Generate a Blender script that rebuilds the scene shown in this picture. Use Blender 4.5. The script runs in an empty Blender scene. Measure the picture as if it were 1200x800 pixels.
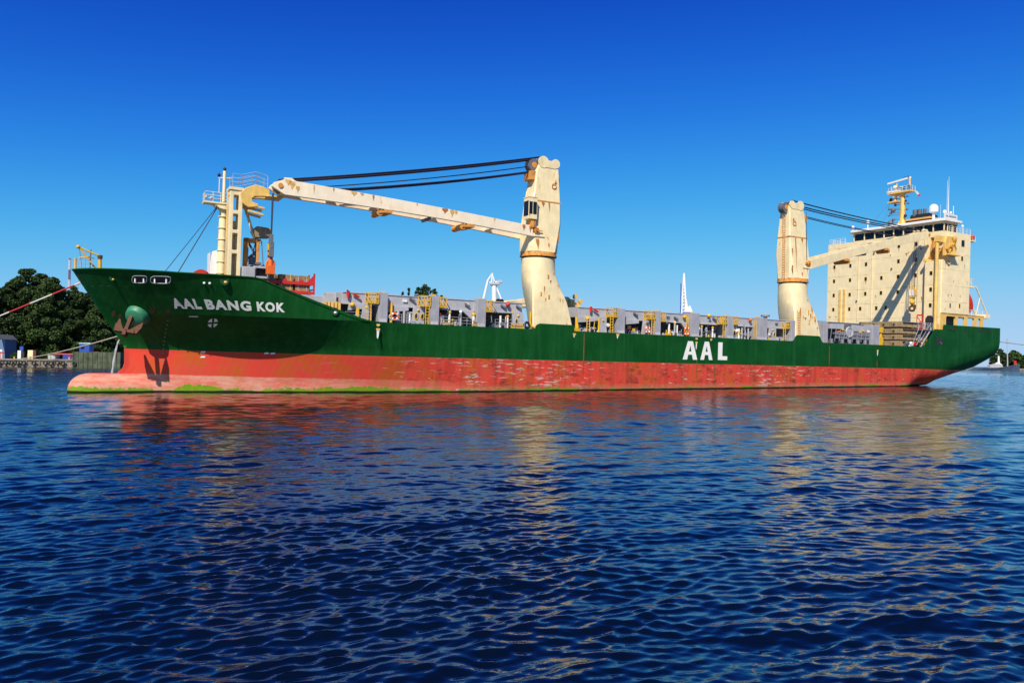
import bpy, bmesh, math, random
import numpy as np
from mathutils import Vector, Matrix
from mathutils.bvhtree import BVHTree
random.seed(7); rng = np.random.default_rng(11)
S = bpy.context.scene
COL = S.collection
R = math.radians

# ------------------------------------------------------------------ camera
F_PX = 901.161                      # focal length for a 1200 px wide frame
PITCH = math.atan(24.0/F_PX); ROLL = -0.008277
HCAM = 3.5656
cd = bpy.data.cameras.new("camera"); cam = bpy.data.objects.new("camera", cd); COL.objects.link(cam)
cd.sensor_width = 36.0; cd.lens = F_PX/1200.0*36.0; cd.clip_start = 0.1; cd.clip_end = 30000
Cm = Matrix.Rotation(PITCH, 3, 'X') @ Matrix.Rotation(ROLL, 3, 'Y')
M3 = Matrix((Cm.col[0], Cm.col[2], -Cm.col[1])).transposed()
cam.matrix_world = Matrix.Translation((0, 0, HCAM)) @ M3.to_4x4()
S.camera = cam

# ------------------------------------------------------------------ sky and sun
SUN_EL = R(44.5); SUN_AZ = R(14.4)       # sun stands behind the camera (azimuth measured from -Y towards -X)
w = bpy.data.worlds.new("World"); S.world = w; w.use_nodes = True
nt = w.node_tree; nt.nodes.clear()
sky = nt.nodes.new('ShaderNodeTexSky'); sky.sky_type = 'NISHITA'; sky.sun_disc = False
sky.sun_elevation = SUN_EL; sky.sun_rotation = math.pi + SUN_AZ
sky.air_density = 1.0; sky.dust_density = 0.3; sky.ozone_density = 3.0
sky.air_density = 0.9; sky.dust_density = 0.0; sky.ozone_density = 4.0
SKY_S = 0.11                        # deep, polarised summer blue: one soft curve per channel on the sky's own radiance
bg = nt.nodes.new('ShaderNodeBackground'); bg.inputs[1].default_value = SKY_S
wo = nt.nodes.new('ShaderNodeOutputWorld')
sp_ = nt.nodes.new('ShaderNodeSeparateColor'); cb_ = nt.nodes.new('ShaderNodeCombineColor'); nt.links.new(sky.outputs[0], sp_.inputs[0])
def wm_(op, a_, b_):
    x = nt.nodes.new('ShaderNodeMath'); x.operation = op
    for k_, v_ in enumerate((a_, b_)):
        if isinstance(v_, float): x.inputs[k_].default_value = v_
        else: nt.links.new(v_, x.inputs[k_])
    return x.outputs[0]
for i_, (g_, top_, c_) in enumerate(((2.9, .39, .13), (3.0, .535, .062), (3.6, .73, .0242))):
    p_ = wm_('POWER', wm_('MULTIPLY', sp_.outputs[i_], SKY_S), g_)
    nt.links.new(wm_('MULTIPLY', wm_('DIVIDE', p_, wm_('ADD', p_, c_)), top_/SKY_S), cb_.inputs[i_])
nt.links.new(cb_.outputs[0], bg.inputs[0]); nt.links.new(bg.outputs[0], wo.inputs[0])
sl = bpy.data.lights.new("sun", 'SUN'); sl.energy = 4.9; sl.angle = R(0.53); sl.color = (1.0, 0.905, 0.75)
sun = bpy.data.objects.new("sun", sl); COL.objects.link(sun)
sdir = Vector((-math.sin(SUN_AZ)*math.cos(SUN_EL), -math.cos(SUN_AZ)*math.cos(SUN_EL), math.sin(SUN_EL)))
sun.rotation_euler = sdir.to_track_quat('Z', 'Y').to_euler(); sun.location = (0, -50, 80)
S.view_settings.view_transform = 'Standard'; S.view_settings.look = 'None'
S.view_settings.exposure = 0.30; S.view_settings.gamma = 1.0; S.view_settings.use_curve_mapping = False
S.render.engine = 'CYCLES'

# ------------------------------------------------------------------ node helpers
class NB:
    def __init__(s, name):
        s.m = bpy.data.materials.new(name); s.m.use_nodes = True; s.t = s.m.node_tree; s.t.nodes.clear()
        s.out = s.n('ShaderNodeOutputMaterial'); s.b = s.n('ShaderNodeBsdfPrincipled')
        s.l(s.b.outputs[0], s.out.inputs[0])
    def n(s, k, **kw):
        x = s.t.nodes.new(k)
        for a, v in kw.items(): setattr(x, a, v)
        return x
    def l(s, a, b): s.t.links.new(a, b)
    def put(s, sock, v):
        if hasattr(v, 'is_output') or hasattr(v, 'links'): s.l(v, sock)
        else: sock.default_value = v
    def math(s, op, a, b=0.0, c=None, clamp=False):
        x = s.n('ShaderNodeMath', operation=op, use_clamp=clamp)
        s.put(x.inputs[0], a); s.put(x.inputs[1], b)
        if c is not None: s.put(x.inputs[2], c)
        return x.outputs[0]
    def coord(s): return s.n('ShaderNodeTexCoord').outputs['Object']
    def scale(s, v, sc):
        x = s.n('ShaderNodeVectorMath', operation='MULTIPLY'); s.l(v, x.inputs[0]); x.inputs[1].default_value = sc
        return x.outputs[0]
    def sep(s, v):
        x = s.n('ShaderNodeSeparateXYZ'); s.l(v, x.inputs[0]); return x.outputs
    def noise(s, v, sc=1.0, det=4, rough=0.55, dist=0.0):
        x = s.n('ShaderNodeTexNoise'); s.l(v, x.inputs['Vector']); x.inputs['Scale'].default_value = sc
        x.inputs['Detail'].default_value = det; x.inputs['Roughness'].default_value = rough; x.inputs['Distortion'].default_value = dist
        return x.outputs[0]
    def ramp(s, v, lo, hi, a=0.0, b=1.0):
        x = s.n('ShaderNodeMapRange'); x.clamp = True; s.put(x.inputs[0], v)
        x.inputs[1].default_value = lo; x.inputs[2].default_value = hi; x.inputs[3].default_value = a; x.inputs[4].default_value = b
        return x.outputs[0]
    def mix(s, f, a, b, mode='MIX'):
        x = s.n('ShaderNodeMix', data_type='RGBA', blend_type=mode)
        s.put(x.inputs[0], f)
        for k, v in ((6, a), (7, b)):
            if isinstance(v, tuple): x.inputs[k].default_value = (*v[:3], 1)
            else: s.l(v, x.inputs[k])
        return x.outputs[2]
    def col(s, v):
        if isinstance(v, tuple): s.b.inputs['Base Color'].default_value = (*v[:3], 1)
        else: s.l(v, s.b.inputs['Base Color'])
    def rough(s, v): s.put(s.b.inputs['Roughness'], v)
    def bump(s, h, strength=0.3, dist=0.1):
        x = s.n('ShaderNodeBump'); x.inputs['Strength'].default_value = strength; x.inputs['Distance'].default_value = dist
        s.l(h, x.inputs['Height']); s.l(x.outputs[0], s.b.inputs['Normal'])

def paint(name, c, rust=0.25, rough=0.5, var=0.18, rustcol=(0.30, 0.085, 0.015), scale=1.0, metal=0.0, seams=None):
    """weathered ship's paint: tone variation, run-down streaks and rust blooms"""
    b = NB(name); v = b.coord()
    n1 = b.noise(v, 0.9*scale, 5); n2 = b.noise(b.scale(v, (2.2, 2.2, 0.28)), 1.0*scale, 5, 0.6)
    tone = b.math('ADD', b.ramp(n1, .3, .7, 1-var, 1+var*.5), b.ramp(n2, .35, .7, -var*.5, var*.4))
    cc = b.mix(1.0, c, tone, 'MULTIPLY')
    if rust > 0:
        n3 = b.noise(b.scale(v, (1.3, 1.3, .42)), .9*scale, 8, .68, .4)
        n4 = b.noise(v, 3.3*scale, 5, .6)
        s = b.math('ADD', n3, b.math('MULTIPLY', n4, .22))
        th = .87 - .22*rust
        cc = b.mix(b.ramp(s, th-.09, th+.03, 0, .45), cc, (c[0]*.75+.08, c[1]*.55+.03, c[2]*.3))
        cc = b.mix(b.ramp(s, th, th+.05), cc, rustcol)
    if seams:
        z = b.sep(v)[2]
        q = b.math('ABSOLUTE', b.math('SUBTRACT', b.math('FRACT', b.math('DIVIDE', b.math('SUBTRACT', z, seams[1]), seams[0])), .5))
        ln = b.math('MULTIPLY', b.ramp(q, .480, .490), b.ramp(b.noise(v, .8, 4), .42, .6, .1, .75))
        cc = b.mix(ln, cc, (c[0]*.45, c[1]*.33, c[2]*.15))
    b.col(cc); b.rough(b.ramp(n1, .3, .7, rough-.08, rough+.12)); b.b.inputs['Metallic'].default_value = metal
    b.bump(b.noise(v, 1.4*scale, 3), .12, .06)
    return b.m
def plain(name, c, rough=.6, var=.15, sc=2.0, metal=0.0, spec=None):
    b = NB(name); v = b.coord(); n1 = b.noise(v, sc, 4)
    b.col(b.mix(1.0, c, b.ramp(n1, .3, .7, 1-var, 1+var), 'MULTIPLY')); b.rough(rough); b.b.inputs['Metallic'].default_value = metal
    if spec is not None: b.b.inputs['Specular IOR Level'].default_value = spec
    return b.m

# ------------------------------------------------------------------ mesh helpers
class MB:
    def __init__(s): s.v = []; s.f = []; s.mi = []
    def add(s, vs, fs, m=0):
        o = len(s.v); s.v += [tuple(q) for q in vs]; s.f += [tuple(i+o for i in f) for f in fs]; s.mi += [m]*len(fs); return s
    def box(s, x0, x1, y0, y1, z0, z1, m=0):
        vs = [(x, y, z) for z in (z0, z1) for y in (y0, y1) for x in (x0, x1)]
        return s.add(vs, [(0, 2, 3, 1), (4, 5, 7, 6), (0, 1, 5, 4), (2, 6, 7, 3), (0, 4, 6, 2), (1, 3, 7, 5)], m)
    def hexa(s, lo, hi, m=0):
        """lo, hi: two quads of 4 points"""
        return s.add(list(lo)+list(hi), [(3, 2, 1, 0), (4, 5, 6, 7), (0, 1, 5, 4), (1, 2, 6, 5), (2, 3, 7, 6), (3, 0, 4, 7)], m)
    def beam(s, a, b, w, h, m=0, up=(0, 0, 1)):
        a = Vector(a); b = Vector(b); d = (b-a).normalized(); u = Vector(up)
        if abs(d.dot(u)) > .98: u = Vector((1, 0, 0))
        sd = d.cross(u).normalized()*(w/2); uu = sd.cross(d).normalized()*(h/2)
        q = lambda p: [p-sd-uu, p+sd-uu, p+sd+uu, p-sd+uu]
        return s.hexa(q(a), q(b), m)
    def tube(s, pts, r, n=8, m=0, cap=True):
        pts = [Vector(p) for p in pts]; rr = r if isinstance(r, (list, tuple)) else [r]*len(pts)
        rings = []; pu = None
        for i, p in enumerate(pts):
            d = (pts[min(i+1, len(pts)-1)]-pts[max(i-1, 0)]).normalized()
            u = pu if pu is not None else (Vector((0, 0, 1)) if abs(d.z) < .95 else Vector((1, 0, 0)))
            sd = d.cross(u).normalized(); u2 = sd.cross(d).normalized(); pu = u2
            rings.append([p+(sd*math.cos(t)+u2*math.sin(t))*rr[i] for t in [2*math.pi*k/n for k in range(n)]])
        vs = [q for g in rings for q in g]; fs = []
        for i in range(len(pts)-1):
            for k in range(n): fs.append((i*n+k, i*n+(k+1) % n, (i+1)*n+(k+1) % n, (i+1)*n+k))
        if cap: fs.append(tuple(range(n-1, -1, -1))); fs.append(tuple(range((len(pts)-1)*n, len(pts)*n)))
        return s.add(vs, fs, m)
    def disc(s, c, ax, r, t, n=20, m=0, r2=None):
        c = Vector(c); ax = Vector(ax).normalized()*t/2
        return s.tube([c-ax, c+ax], [r, r2 if r2 else r], n, m)
    def torus(s, c, ax, Rr, r, n=20, k=8, m=0):
        c = Vector(c); ax = Vector(ax).normalized(); u = ax.orthogonal().normalized(); v = ax.cross(u)
        vs = []; fs = []
        for i in range(n):
            a = 2*math.pi*i/n; d = u*math.cos(a)+v*math.sin(a)
            for j in range(k):
                b = 2*math.pi*j/k; vs.append(c+d*(Rr+r*math.cos(b))+ax*(r*math.sin(b)))
        for i in range(n):
            for j in range(k): fs.append((i*k+j, ((i+1) % n)*k+j, ((i+1) % n)*k+(j+1) % k, i*k+(j+1) % k))
        return s.add(vs, fs, m)
    def ball(s, c, r, m=0, nu=14, nv=9, sc=(1, 1, 1)):
        vs = []; fs = []
        for j in range(nv+1):
            t = math.pi*j/nv
            for i in range(nu):
                a = 2*math.pi*i/nu
                vs.append((c[0]+r*sc[0]*math.sin(t)*math.cos(a), c[1]+r*sc[1]*math.sin(t)*math.sin(a), c[2]+r*sc[2]*math.cos(t)))
        for j in range(nv):
            for i in range(nu): fs.append((j*nu+i, (j+1)*nu+i, (j+1)*nu+(i+1) % nu, j*nu+(i+1) % nu))
        return s.add(vs, fs, m)
    def prism(s, poly, axis, a, b, m=0):
        """polygon in the two other axes, extruded along axis between a and b"""
        def P(q, t): return (t, q[0], q[1]) if axis == 0 else ((q[0], t, q[1]) if axis == 1 else (q[0], q[1], t))
        n = len(poly); vs = [P(q, a) for q in poly]+[P(q, b) for q in poly]
        return s.add(vs, [tuple(range(n-1, -1, -1)), tuple(range(n, 2*n))]+[(i, (i+1) % n, n+(i+1) % n, n+i) for i in range(n)], m)
    def rail(s, pts, h=1.05, r=.03, gap=1.4, nr=3, m=0):
        pts = [Vector(p) for p in pts]
        for a, b in zip(pts, pts[1:]):
            L = (b-a).length; k = max(1, round(L/gap))
            for j in range(nr): 
                z = Vector((0, 0, h*(j+1)/nr)); s.tube([a+z, b+z], r, 5, m)
            for i in range(k+1):
                q = a.lerp(b, i/k); s.tube([q, q+Vector((0, 0, h))], r, 5, m)
        return s
    def ladder(s, a, b, side, w=.45, r=.04, step=.35, m=0):
        a = Vector(a); b = Vector(b); sd = Vector(side).normalized()*w/2
        s.tube([a-sd, b-sd], r, 5, m); s.tube([a+sd, b+sd], r, 5, m)
        n = int((b-a).length/step)
        for i in range(1, n): q = a.lerp(b, i/n); s.tube([q-sd, q+sd], r*.7, 4, m)
        return s
    def build(s, name, mats, parent=None, smooth=False, bevel=0, auto=None):
        me = bpy.data.meshes.new(name); me.from_pydata(s.v, [], s.f)
        for mt in (mats if isinstance(mats, (list, tuple)) else [mats]): me.materials.append(mt)
        me.polygons.foreach_set('material_index', s.mi)
        bm = bmesh.new(); bm.from_mesh(me); bmesh.ops.recalc_face_normals(bm, faces=bm.faces); bm.to_mesh(me); bm.free()
        if smooth: me.polygons.foreach_set('use_smooth', [True]*len(me.polygons))
        if auto: 
            me.polygons.foreach_set('use_smooth', [True]*len(me.polygons)); me.set_sharp_from_angle(angle=R(auto))
        o = bpy.data.objects.new(name, me); COL.objects.link(o)
        if parent: o.parent = parent
        if bevel:
            bv = o.modifiers.new("bevel", 'BEVEL'); bv.width = bevel; bv.segments = 2; bv.limit_method = 'ANGLE'
        return o
def tag(o, label=None, cat=None, group=None, kind=None):
    if label: o['label'] = label
    if cat: o['category'] = cat
    if group: o['group'] = group
    if kind: o['kind'] = kind
    return o
def thing(name, label, cat, M=None, group=None):
    o = bpy.data.objects.new(name, None); COL.objects.link(o)
    if M is not None: o.matrix_world = M
    o.empty_display_size = .5
    return tag(o, label, cat, group)
def copy_tree(o, parent=None):
    c = o.copy(); COL.objects.link(c)
    if parent: c.parent = parent
    for ch in list(o.children): copy_tree(ch, c)
    return c

# ------------------------------------------------------------------ water: one wind-rippled sheet out to the horizon
WAVE = .0045
def make_water():
    ang = R(50); na = 620; dr = 0.0036
    rr = [.03, .4, .9, 1.5]
    while rr[-1] < 62: rr.append(rr[-1]*(1+dr))
    while rr[-1] < 330: rr.append(rr[-1]+.27)
    while rr[-1] < 12000: rr.append(rr[-1]*1.07)
    r = np.array(rr, dtype=np.float32); a = np.concatenate([np.linspace(-math.pi, -ang-R(2), 16), np.linspace(-ang, ang, na), np.linspace(ang+R(2), math.pi, 16)]).astype(np.float32)
    Rg, Ag = np.meshgrid(r, a, indexing='ij')
    X = Rg*np.sin(Ag); Y = Rg*np.cos(Ag)
    dR = np.gradient(r)[:, None]; dT = r[:, None]*np.gradient(a)[None, :]
    X0, Y0 = X.copy(), Y.copy(); Z = np.zeros_like(X)
    nw = 170; lam = np.exp(rng.uniform(math.log(.085), math.log(2.8), nw))
    gust = [1+.6*np.sin(.11*X0+.07*Y0+1.3)*np.sin(.05*X0-.13*Y0), 1+.6*np.sin(.19*X0-.05*Y0)*np.sin(.03*X0+.21*Y0+2), 1+.6*np.sin(.43*X0+.17*Y0)*np.sin(.13*X0-.37*Y0+1)]
    base = R(-68)                                   # wind runs towards the camera and a little to the right
    for i, L in enumerate(lam):
        th = base + rng.normal(0, .44 if L < 1.2 else .32); k = 2*math.pi/L
        amp = WAVE*L*(.40+.22*math.exp(-(math.log(L/1.3)/.4)**2)+.95*math.exp(-(math.log(L/.32)/.5)**2)+.55*(L < .3))*(.7+.6*rng.random())
        sp = dR*abs(math.sin(th))+dT*abs(math.cos(th))*.8
        fade = np.clip((L/sp-2.2)/2.0, 0, 1); n_ = int((fade[:, len(a)//2] > 0).sum())+1
        if not n_: continue
        ph = k*(X0[:n_]*math.cos(th)+Y0[:n_]*math.sin(th))+rng.uniform(0, 6.28)
        A = (amp*fade[:n_])*gust[i % 3][:n_]
        Z[:n_] += A*np.cos(ph); s = A*.7*np.sin(ph)
        X[:n_] -= math.cos(th)*s; Y[:n_] -= math.sin(th)*s
    vs = np.stack([X, Y, Z], -1).reshape(-1, 3)
    n0, n1 = X.shape; idx = np.arange(n0*n1).reshape(n0, n1)
    q = np.stack([idx[:-1, :-1], idx[:-1, 1:], idx[1:, 1:], idx[1:, :-1]], -1).reshape(-1, 4)
    me = bpy.data.meshes.new("water"); me.vertices.add(len(vs)); me.vertices.foreach_set('co', vs.ravel())
    me.loops.add(q.size); me.loops.foreach_set('vertex_index', q.ravel())
    me.polygons.add(len(q)); me.polygons.foreach_set('loop_start', np.arange(0, q.size, 4)); me.polygons.foreach_set('loop_total', np.full(len(q), 4))
    me.update(calc_edges=True); me.polygons.foreach_set('use_smooth', [True]*len(q))
    b = NB("water"); v = b.coord()
    b.b.inputs['Base Color'].default_value = (.0010, .0038, .0100, 1); b.b.inputs['Roughness'].default_value = .03
    b.b.inputs['IOR'].default_value = 1.75
    h1 = b.noise(b.scale(v, (1, 1.25, 1)), 5.5, 4, .6, .3)
    h2 = b.noise(b.scale(v, (1, 1.5, 1)), .75, 5, .62, .2)
    dist = b.n('ShaderNodeVectorMath', operation='LENGTH'); b.l(v, dist.inputs[0])
    far = b.ramp(dist.outputs['Value'], 25, 170, .12, 1)
    mid = b.math('MULTIPLY', b.ramp(dist.outputs['Value'], 9, 45, .15, 1), .009)
    h3 = b.noise(b.scale(v, (.75, 1.5, 1)), 2.6, 3, .55, .4)
    hh = b.math('ADD', b.math('ADD', b.math('MULTIPLY', h3, mid), b.math('MULTIPLY', h1, .005)), b.math('MULTIPLY', b.math('MULTIPLY', h2, far), .15))
    b.bump(hh, 1.0, 1.0)
    me.materials.append(b.m)
    o = bpy.data.objects.new("water", me); COL.objects.link(o); tag(o, kind='structure')
make_water()

# ------------------------------------------------------------------ ship materials
def hull_material():
    b = NB("hull_paint"); v = b.coord(); X, Y, Z = b.sep(v)
    h = b.math('ADD', b.math('SUBTRACT', Z, b.math('MULTIPLY', X, .01172)), b.math('MULTIPLY', Y, .02525))   # height over the water
    big = b.noise(v, .35, 4); fine = b.noise(v, 2.6, 5, .6)
    runs = b.noise(b.scale(v, (1.5, 1.5, .09)), 1.0, 5, .6)
    smear = b.noise(b.scale(v, (.16, .16, 1.6)), 1.0, 6, .65)
    # green topsides
    g = b.mix(b.ramp(big, .35, .65), (.0032, .054, .0095), (.0062, .072, .0135))
    g = b.mix(b.ramp(runs, .47, .72, 0, .7), g, (.012, .092, .026))
    g = b.mix(b.ramp(smear, .62, .8, 0, .35), g, (.03, .13, .06))
    rs = b.math('ADD', b.noise(b.scale(v, (.9, .9, .12)), 1.0, 8, .7, .5), b.math('MULTIPLY', fine, .16))
    bow = b.ramp(X, -118, -100, .045, 0)
    rs = b.math('ADD', rs, bow)
    g = b.mix(b.ramp(rs, .80, .90, 0, .75), g, (.10, .035, .010))
    # plate seams
    sx = b.math('ABSOLUTE', b.math('SUBTRACT', b.math('FRACT', b.math('DIVIDE', X, 9.3)), .5))
    sz = b.math('ABSOLUTE', b.math('SUBTRACT', b.math('FRACT', b.math('DIVIDE', Z, 2.05)), .5))
    seam = b.math('MAXIMUM', b.ramp(sx, .494, .498), b.ramp(sz, .482, .494, 0, .7))
    seam = b.math('MULTIPLY', seam, b.ramp(fine, .35, .65, .1, .75))
    g = b.mix(b.math('MULTIPLY', seam, .85), g, (.004, .030, .012))
    # red boot-topping
    r = b.mix(b.ramp(big, .35, .68), (.64, .054, .033), (.55, .072, .048))
    r = b.mix(b.ramp(b.noise(b.scale(v, (.5, .5, .3)), .7, 6, .65), .50, .62, 0, .85), r, (.48, .095, .018))
    aft = b.ramp(X, -104, -92)
    r = b.mix(b.math('MULTIPLY', aft, b.ramp(runs, .45, .68, 0, .7)), r, (.30, .042, .030))
    r = b.mix(b.math('MULTIPLY', b.ramp(b.noise(b.scale(v, (.5, .5, 1.0)), 1.3, 8, .7), .535, .64, 0, .75), aft), r, (.15, .035, .022))
    zred = b.math('MULTIPLY', b.ramp(Z, 3.2, 2.5, 0, 1), b.ramp(Z, .6, 1.2))
    scr = b.noise(b.scale(v, (.42, .42, 2.6)), 1.25, 9, .72, .3)
    scr2 = b.noise(v, .11, 2)
    sm = b.math('MULTIPLY', b.ramp(b.math('ADD', scr, b.math('MULTIPLY', scr2, .34)), .77, .805, 0, .85), b.ramp(X, -108, -96))
    r = b.mix(sm, r, (.50, .42, .36))
    r = b.mix(b.math('MULTIPLY', b.math('MULTIPLY', seam, aft), .7), r, (.13, .028, .020))
    pink = b.math('MULTIPLY', b.ramp(b.math('ADD', Z, b.math('MULTIPLY', smear, .25)), .72, .60), b.ramp(X, -112, -90, 1, .0))
    pat = b.ramp(b.noise(b.scale(v, (.4, .4, 1.4)), 1.4, 6, .7), .40, .62, .95, .30)
    r = b.mix(b.math('MULTIPLY', pink, pat), r, (.60, .30, .22))
    aft2 = b.ramp(h, .95, .45, 0, .55)
    r = b.mix(b.math('MULTIPLY', aft2, b.ramp(fine, .3, .6)), r, (.33, .25, .13))
    an = b.math('ADD', b.math('MULTIPLY', b.noise(b.scale(v, (.28, .28, .3)), 1.0, 6, .65), .95), b.math('MULTIPLY', fine, .32))
    top = b.math('ADD', b.math('MULTIPLY', b.math('SUBTRACT', an, .56), b.ramp(X, -120, -60, 3.0, 1.8)), b.ramp(X, -124, -70, .36, .13))
    al = b.ramp(b.math('SUBTRACT', top, h), 0, .06)
    alc = b.mix(b.ramp(X, -118, -60), (.17, .28, .010), (.15, .18, .020))
    alc = b.mix(b.ramp(fine, .35, .65), alc, (.13, .24, .012))
    r = b.mix(al, r, alc)
    r = b.mix(b.ramp(b.math('SUBTRACT', h, b.math('MULTIPLY', big, .22)), .14, .06), r, (.012, .016, .010))
    edge = b.math('ADD', Z, b.math('MULTIPLY', b.math('SUBTRACT', fine, .5), .05))
    cc = b.mix(b.ramp(edge, 3.165, 3.185), r, g)
    b.col(cc); b.rough(b.ramp(fine, .3, .7, .38, .6)); b.b.inputs['Specular IOR Level'].default_value = .08
    wob = b.noise(b.scale(v, (.8, .8, .5)), .9, 3)
    ribs = b.math('MULTIPLY', b.math('SINE', b.math('MULTIPLY', X, 8.4)), b.math('SINE', b.math('MULTIPLY', Z, 3.06)))
    b.bump(b.math('ADD', b.math('ADD', wob, b.math('MULTIPLY', ribs, .10)), b.math('MULTIPLY', seam, -.12)), .28, .12)
    return b.m
M_HULL = hull_material()
M_CREAM = paint("cream_paint", (.87, .72, .42), rust=.25, rough=.5, var=.10, seams=(2.81, 1.0))
M_CREAM2 = paint("crane_cream_paint", (.83, .69, .395), rust=.42, rough=.5, var=.12)
M_JIB = paint("jib_cream_paint", (.86, .73, .535), rust=.35, rough=.5, var=.08)
M_GREY = paint("grey_paint", (.35, .35, .38), rust=.42, rough=.5, var=.14)
M_GREYL = paint("light_grey_paint", (.41, .41, .435), rust=.30, rough=.5, var=.12)
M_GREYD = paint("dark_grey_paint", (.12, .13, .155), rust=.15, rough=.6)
M_GREYM = paint("mid_grey_paint", (.21, .22, .26), rust=.35, rough=.55, var=.3)
M_DARK = plain("dark_recess", (.018, .020, .024), .7)  # near-black; on flat opening and doorway faces it stands for inner shade
M_BLACK = plain("black_rubber", (.012, .012, .014), .6)
M_YEL = paint("yellow_paint", (.72, .42, .012), rust=.22, rough=.45, var=.15, scale=2)
M_YCR = paint("yellow_cream_paint", (.78, .50, .13), rust=.40, rough=.5, var=.15)
M_ORANGE = plain("orange_paint", (.75, .13, .008), .45)
M_RED = plain("red_paint", (.55, .022, .015), .45)
M_WHITE = plain("white_paint", (.78, .78, .76), .5, .08)
M_RUST = paint("rust", (.11, .042, .020), rust=.5, rough=.8, var=.4, rustcol=(.12, .04, .015), scale=2)
M_RUSTY = paint("rusty_cream", (.66, .30, .06), rust=.9, rough=.7, var=.25, rustcol=(.33, .10, .018), scale=1.6)
M_GLASS = plain("window_glass", (.008, .009, .011), .12, .1, spec=.3)
M_ROPE = plain("dark_wire_rope", (.016, .014, .045), .55)
M_DECK = plain("deck_paint", (.09, .11, .10), .7)
M_BOLST = plain("light_green_paint", (.03, .20, .10), .5)
M_WOOD = paint("timber", (.36, .22, .10), rust=.2, rough=.8, var=.35, scale=3)
M_PONT = paint("pontoon_paint", (.34, .25, .135), rust=.7, rough=.7, var=.3, scale=1.5)

# ------------------------------------------------------------------ the ship (local axes: x aft, y starboard, z up)
SHIP = Matrix.Translation((68.536314, 143.576938, 0)) @ Matrix(((0.872917648, -0.487346661, 0.022539127), (0.487726852, 0.872843645, -0.016324524), (-0.011717431, 0.025242903, 0.999612674))).to_4x4()
ship = thing("cargo_ship", "long green and red heavy lift cargo ship with cream cranes and deckhouse", "ship", SHIP)
HB = 11.7; XM = -88.0
STEM_Z = [-6, -3, .45, .9, 1.43, 3.13, 3.7, 5.03, 7.0, 9.16, 11.2, 12]
STEM_X = [-126.8, -126.8, -126.8, -126.2, -125.95, -126.0, -126.2, -127.1, -128.4, -129.8, -131.1, -131.6]
def stem_x(z): return float(np.interp(z, STEM_Z, STEM_X))
def half_breadth(x, z):
    if x <= stem_x(z): return 0.0
    if x >= XM: return HB
    def top(x, z, L, n, m):
        u = min(1.0, max(0.0, (x-stem_x(z))/L)); return HB*(1-(1-u)**n)**m
    def wl(x, L):
        u = min(1.0, max(0.0, (x+126.0)/L)); return HB*(1-(1-u)**1.9)**1.06
    if z <= 3.2:
        return max(wl(x, 38.0-4.0*max(0, z)/3.2)*(1-.012*max(0, 3.2-z)*min(1, max(0, (-90-x)/10))), .25 if x < -125.0 else 0)
    zk = 6.9
    if z <= zk:
        t = (z-3.2)/(zk-3.2)
        b0 = wl(x-(stem_x(z)-stem_x(3.2)), 34.0); bk = top(x-(stem_x(z)-stem_x(zk)), zk, 23.6, 2.27, .87)
        s = t**1.4; return b0*(1-s)+bk*s
    t = (z-zk)/(11.2-zk)
    return top(x-(stem_x(z)-stem_x(zk)), zk, 23.6, 2.27, .87)*(1-t)+top(x, z, 15.3, 2.33, .69)*t
def sheer(x):
    return float(np.interp(x, [-131.2, -122, -114.9, -114.4, -113.9, -109, -105.4, -103.9, -102.6, -82.4, -82.1, -81.8, -81.4, -76.31, -76.3, -37.1, -36.8, -36.5, -36.0, -31.2, -30.9, -30.6, -30.3, -5.18, -2.07, .44, .45, 18],
                              [11.2, 10.86, 10.8, 10.72, 10.5, 8.65, 7.45, 7.02, 6.9, 6.9, 7.1, 7.45, 7.62, 7.62, 6.9, 6.9, 7.1, 7.65, 7.86, 7.86, 7.65, 7.1, 6.9, 6.95, 10.08, 10.1, 10.97, 11.05]))
def zbot(x): return float(np.interp(x, [-90, -14, -9, -5.2, .16, 2.2, 7.7, 14.3, 18], [-4, -3.2, -1.2, -.05, .42, 1.15, 2.4, 3.75, 5.0]))
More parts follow.
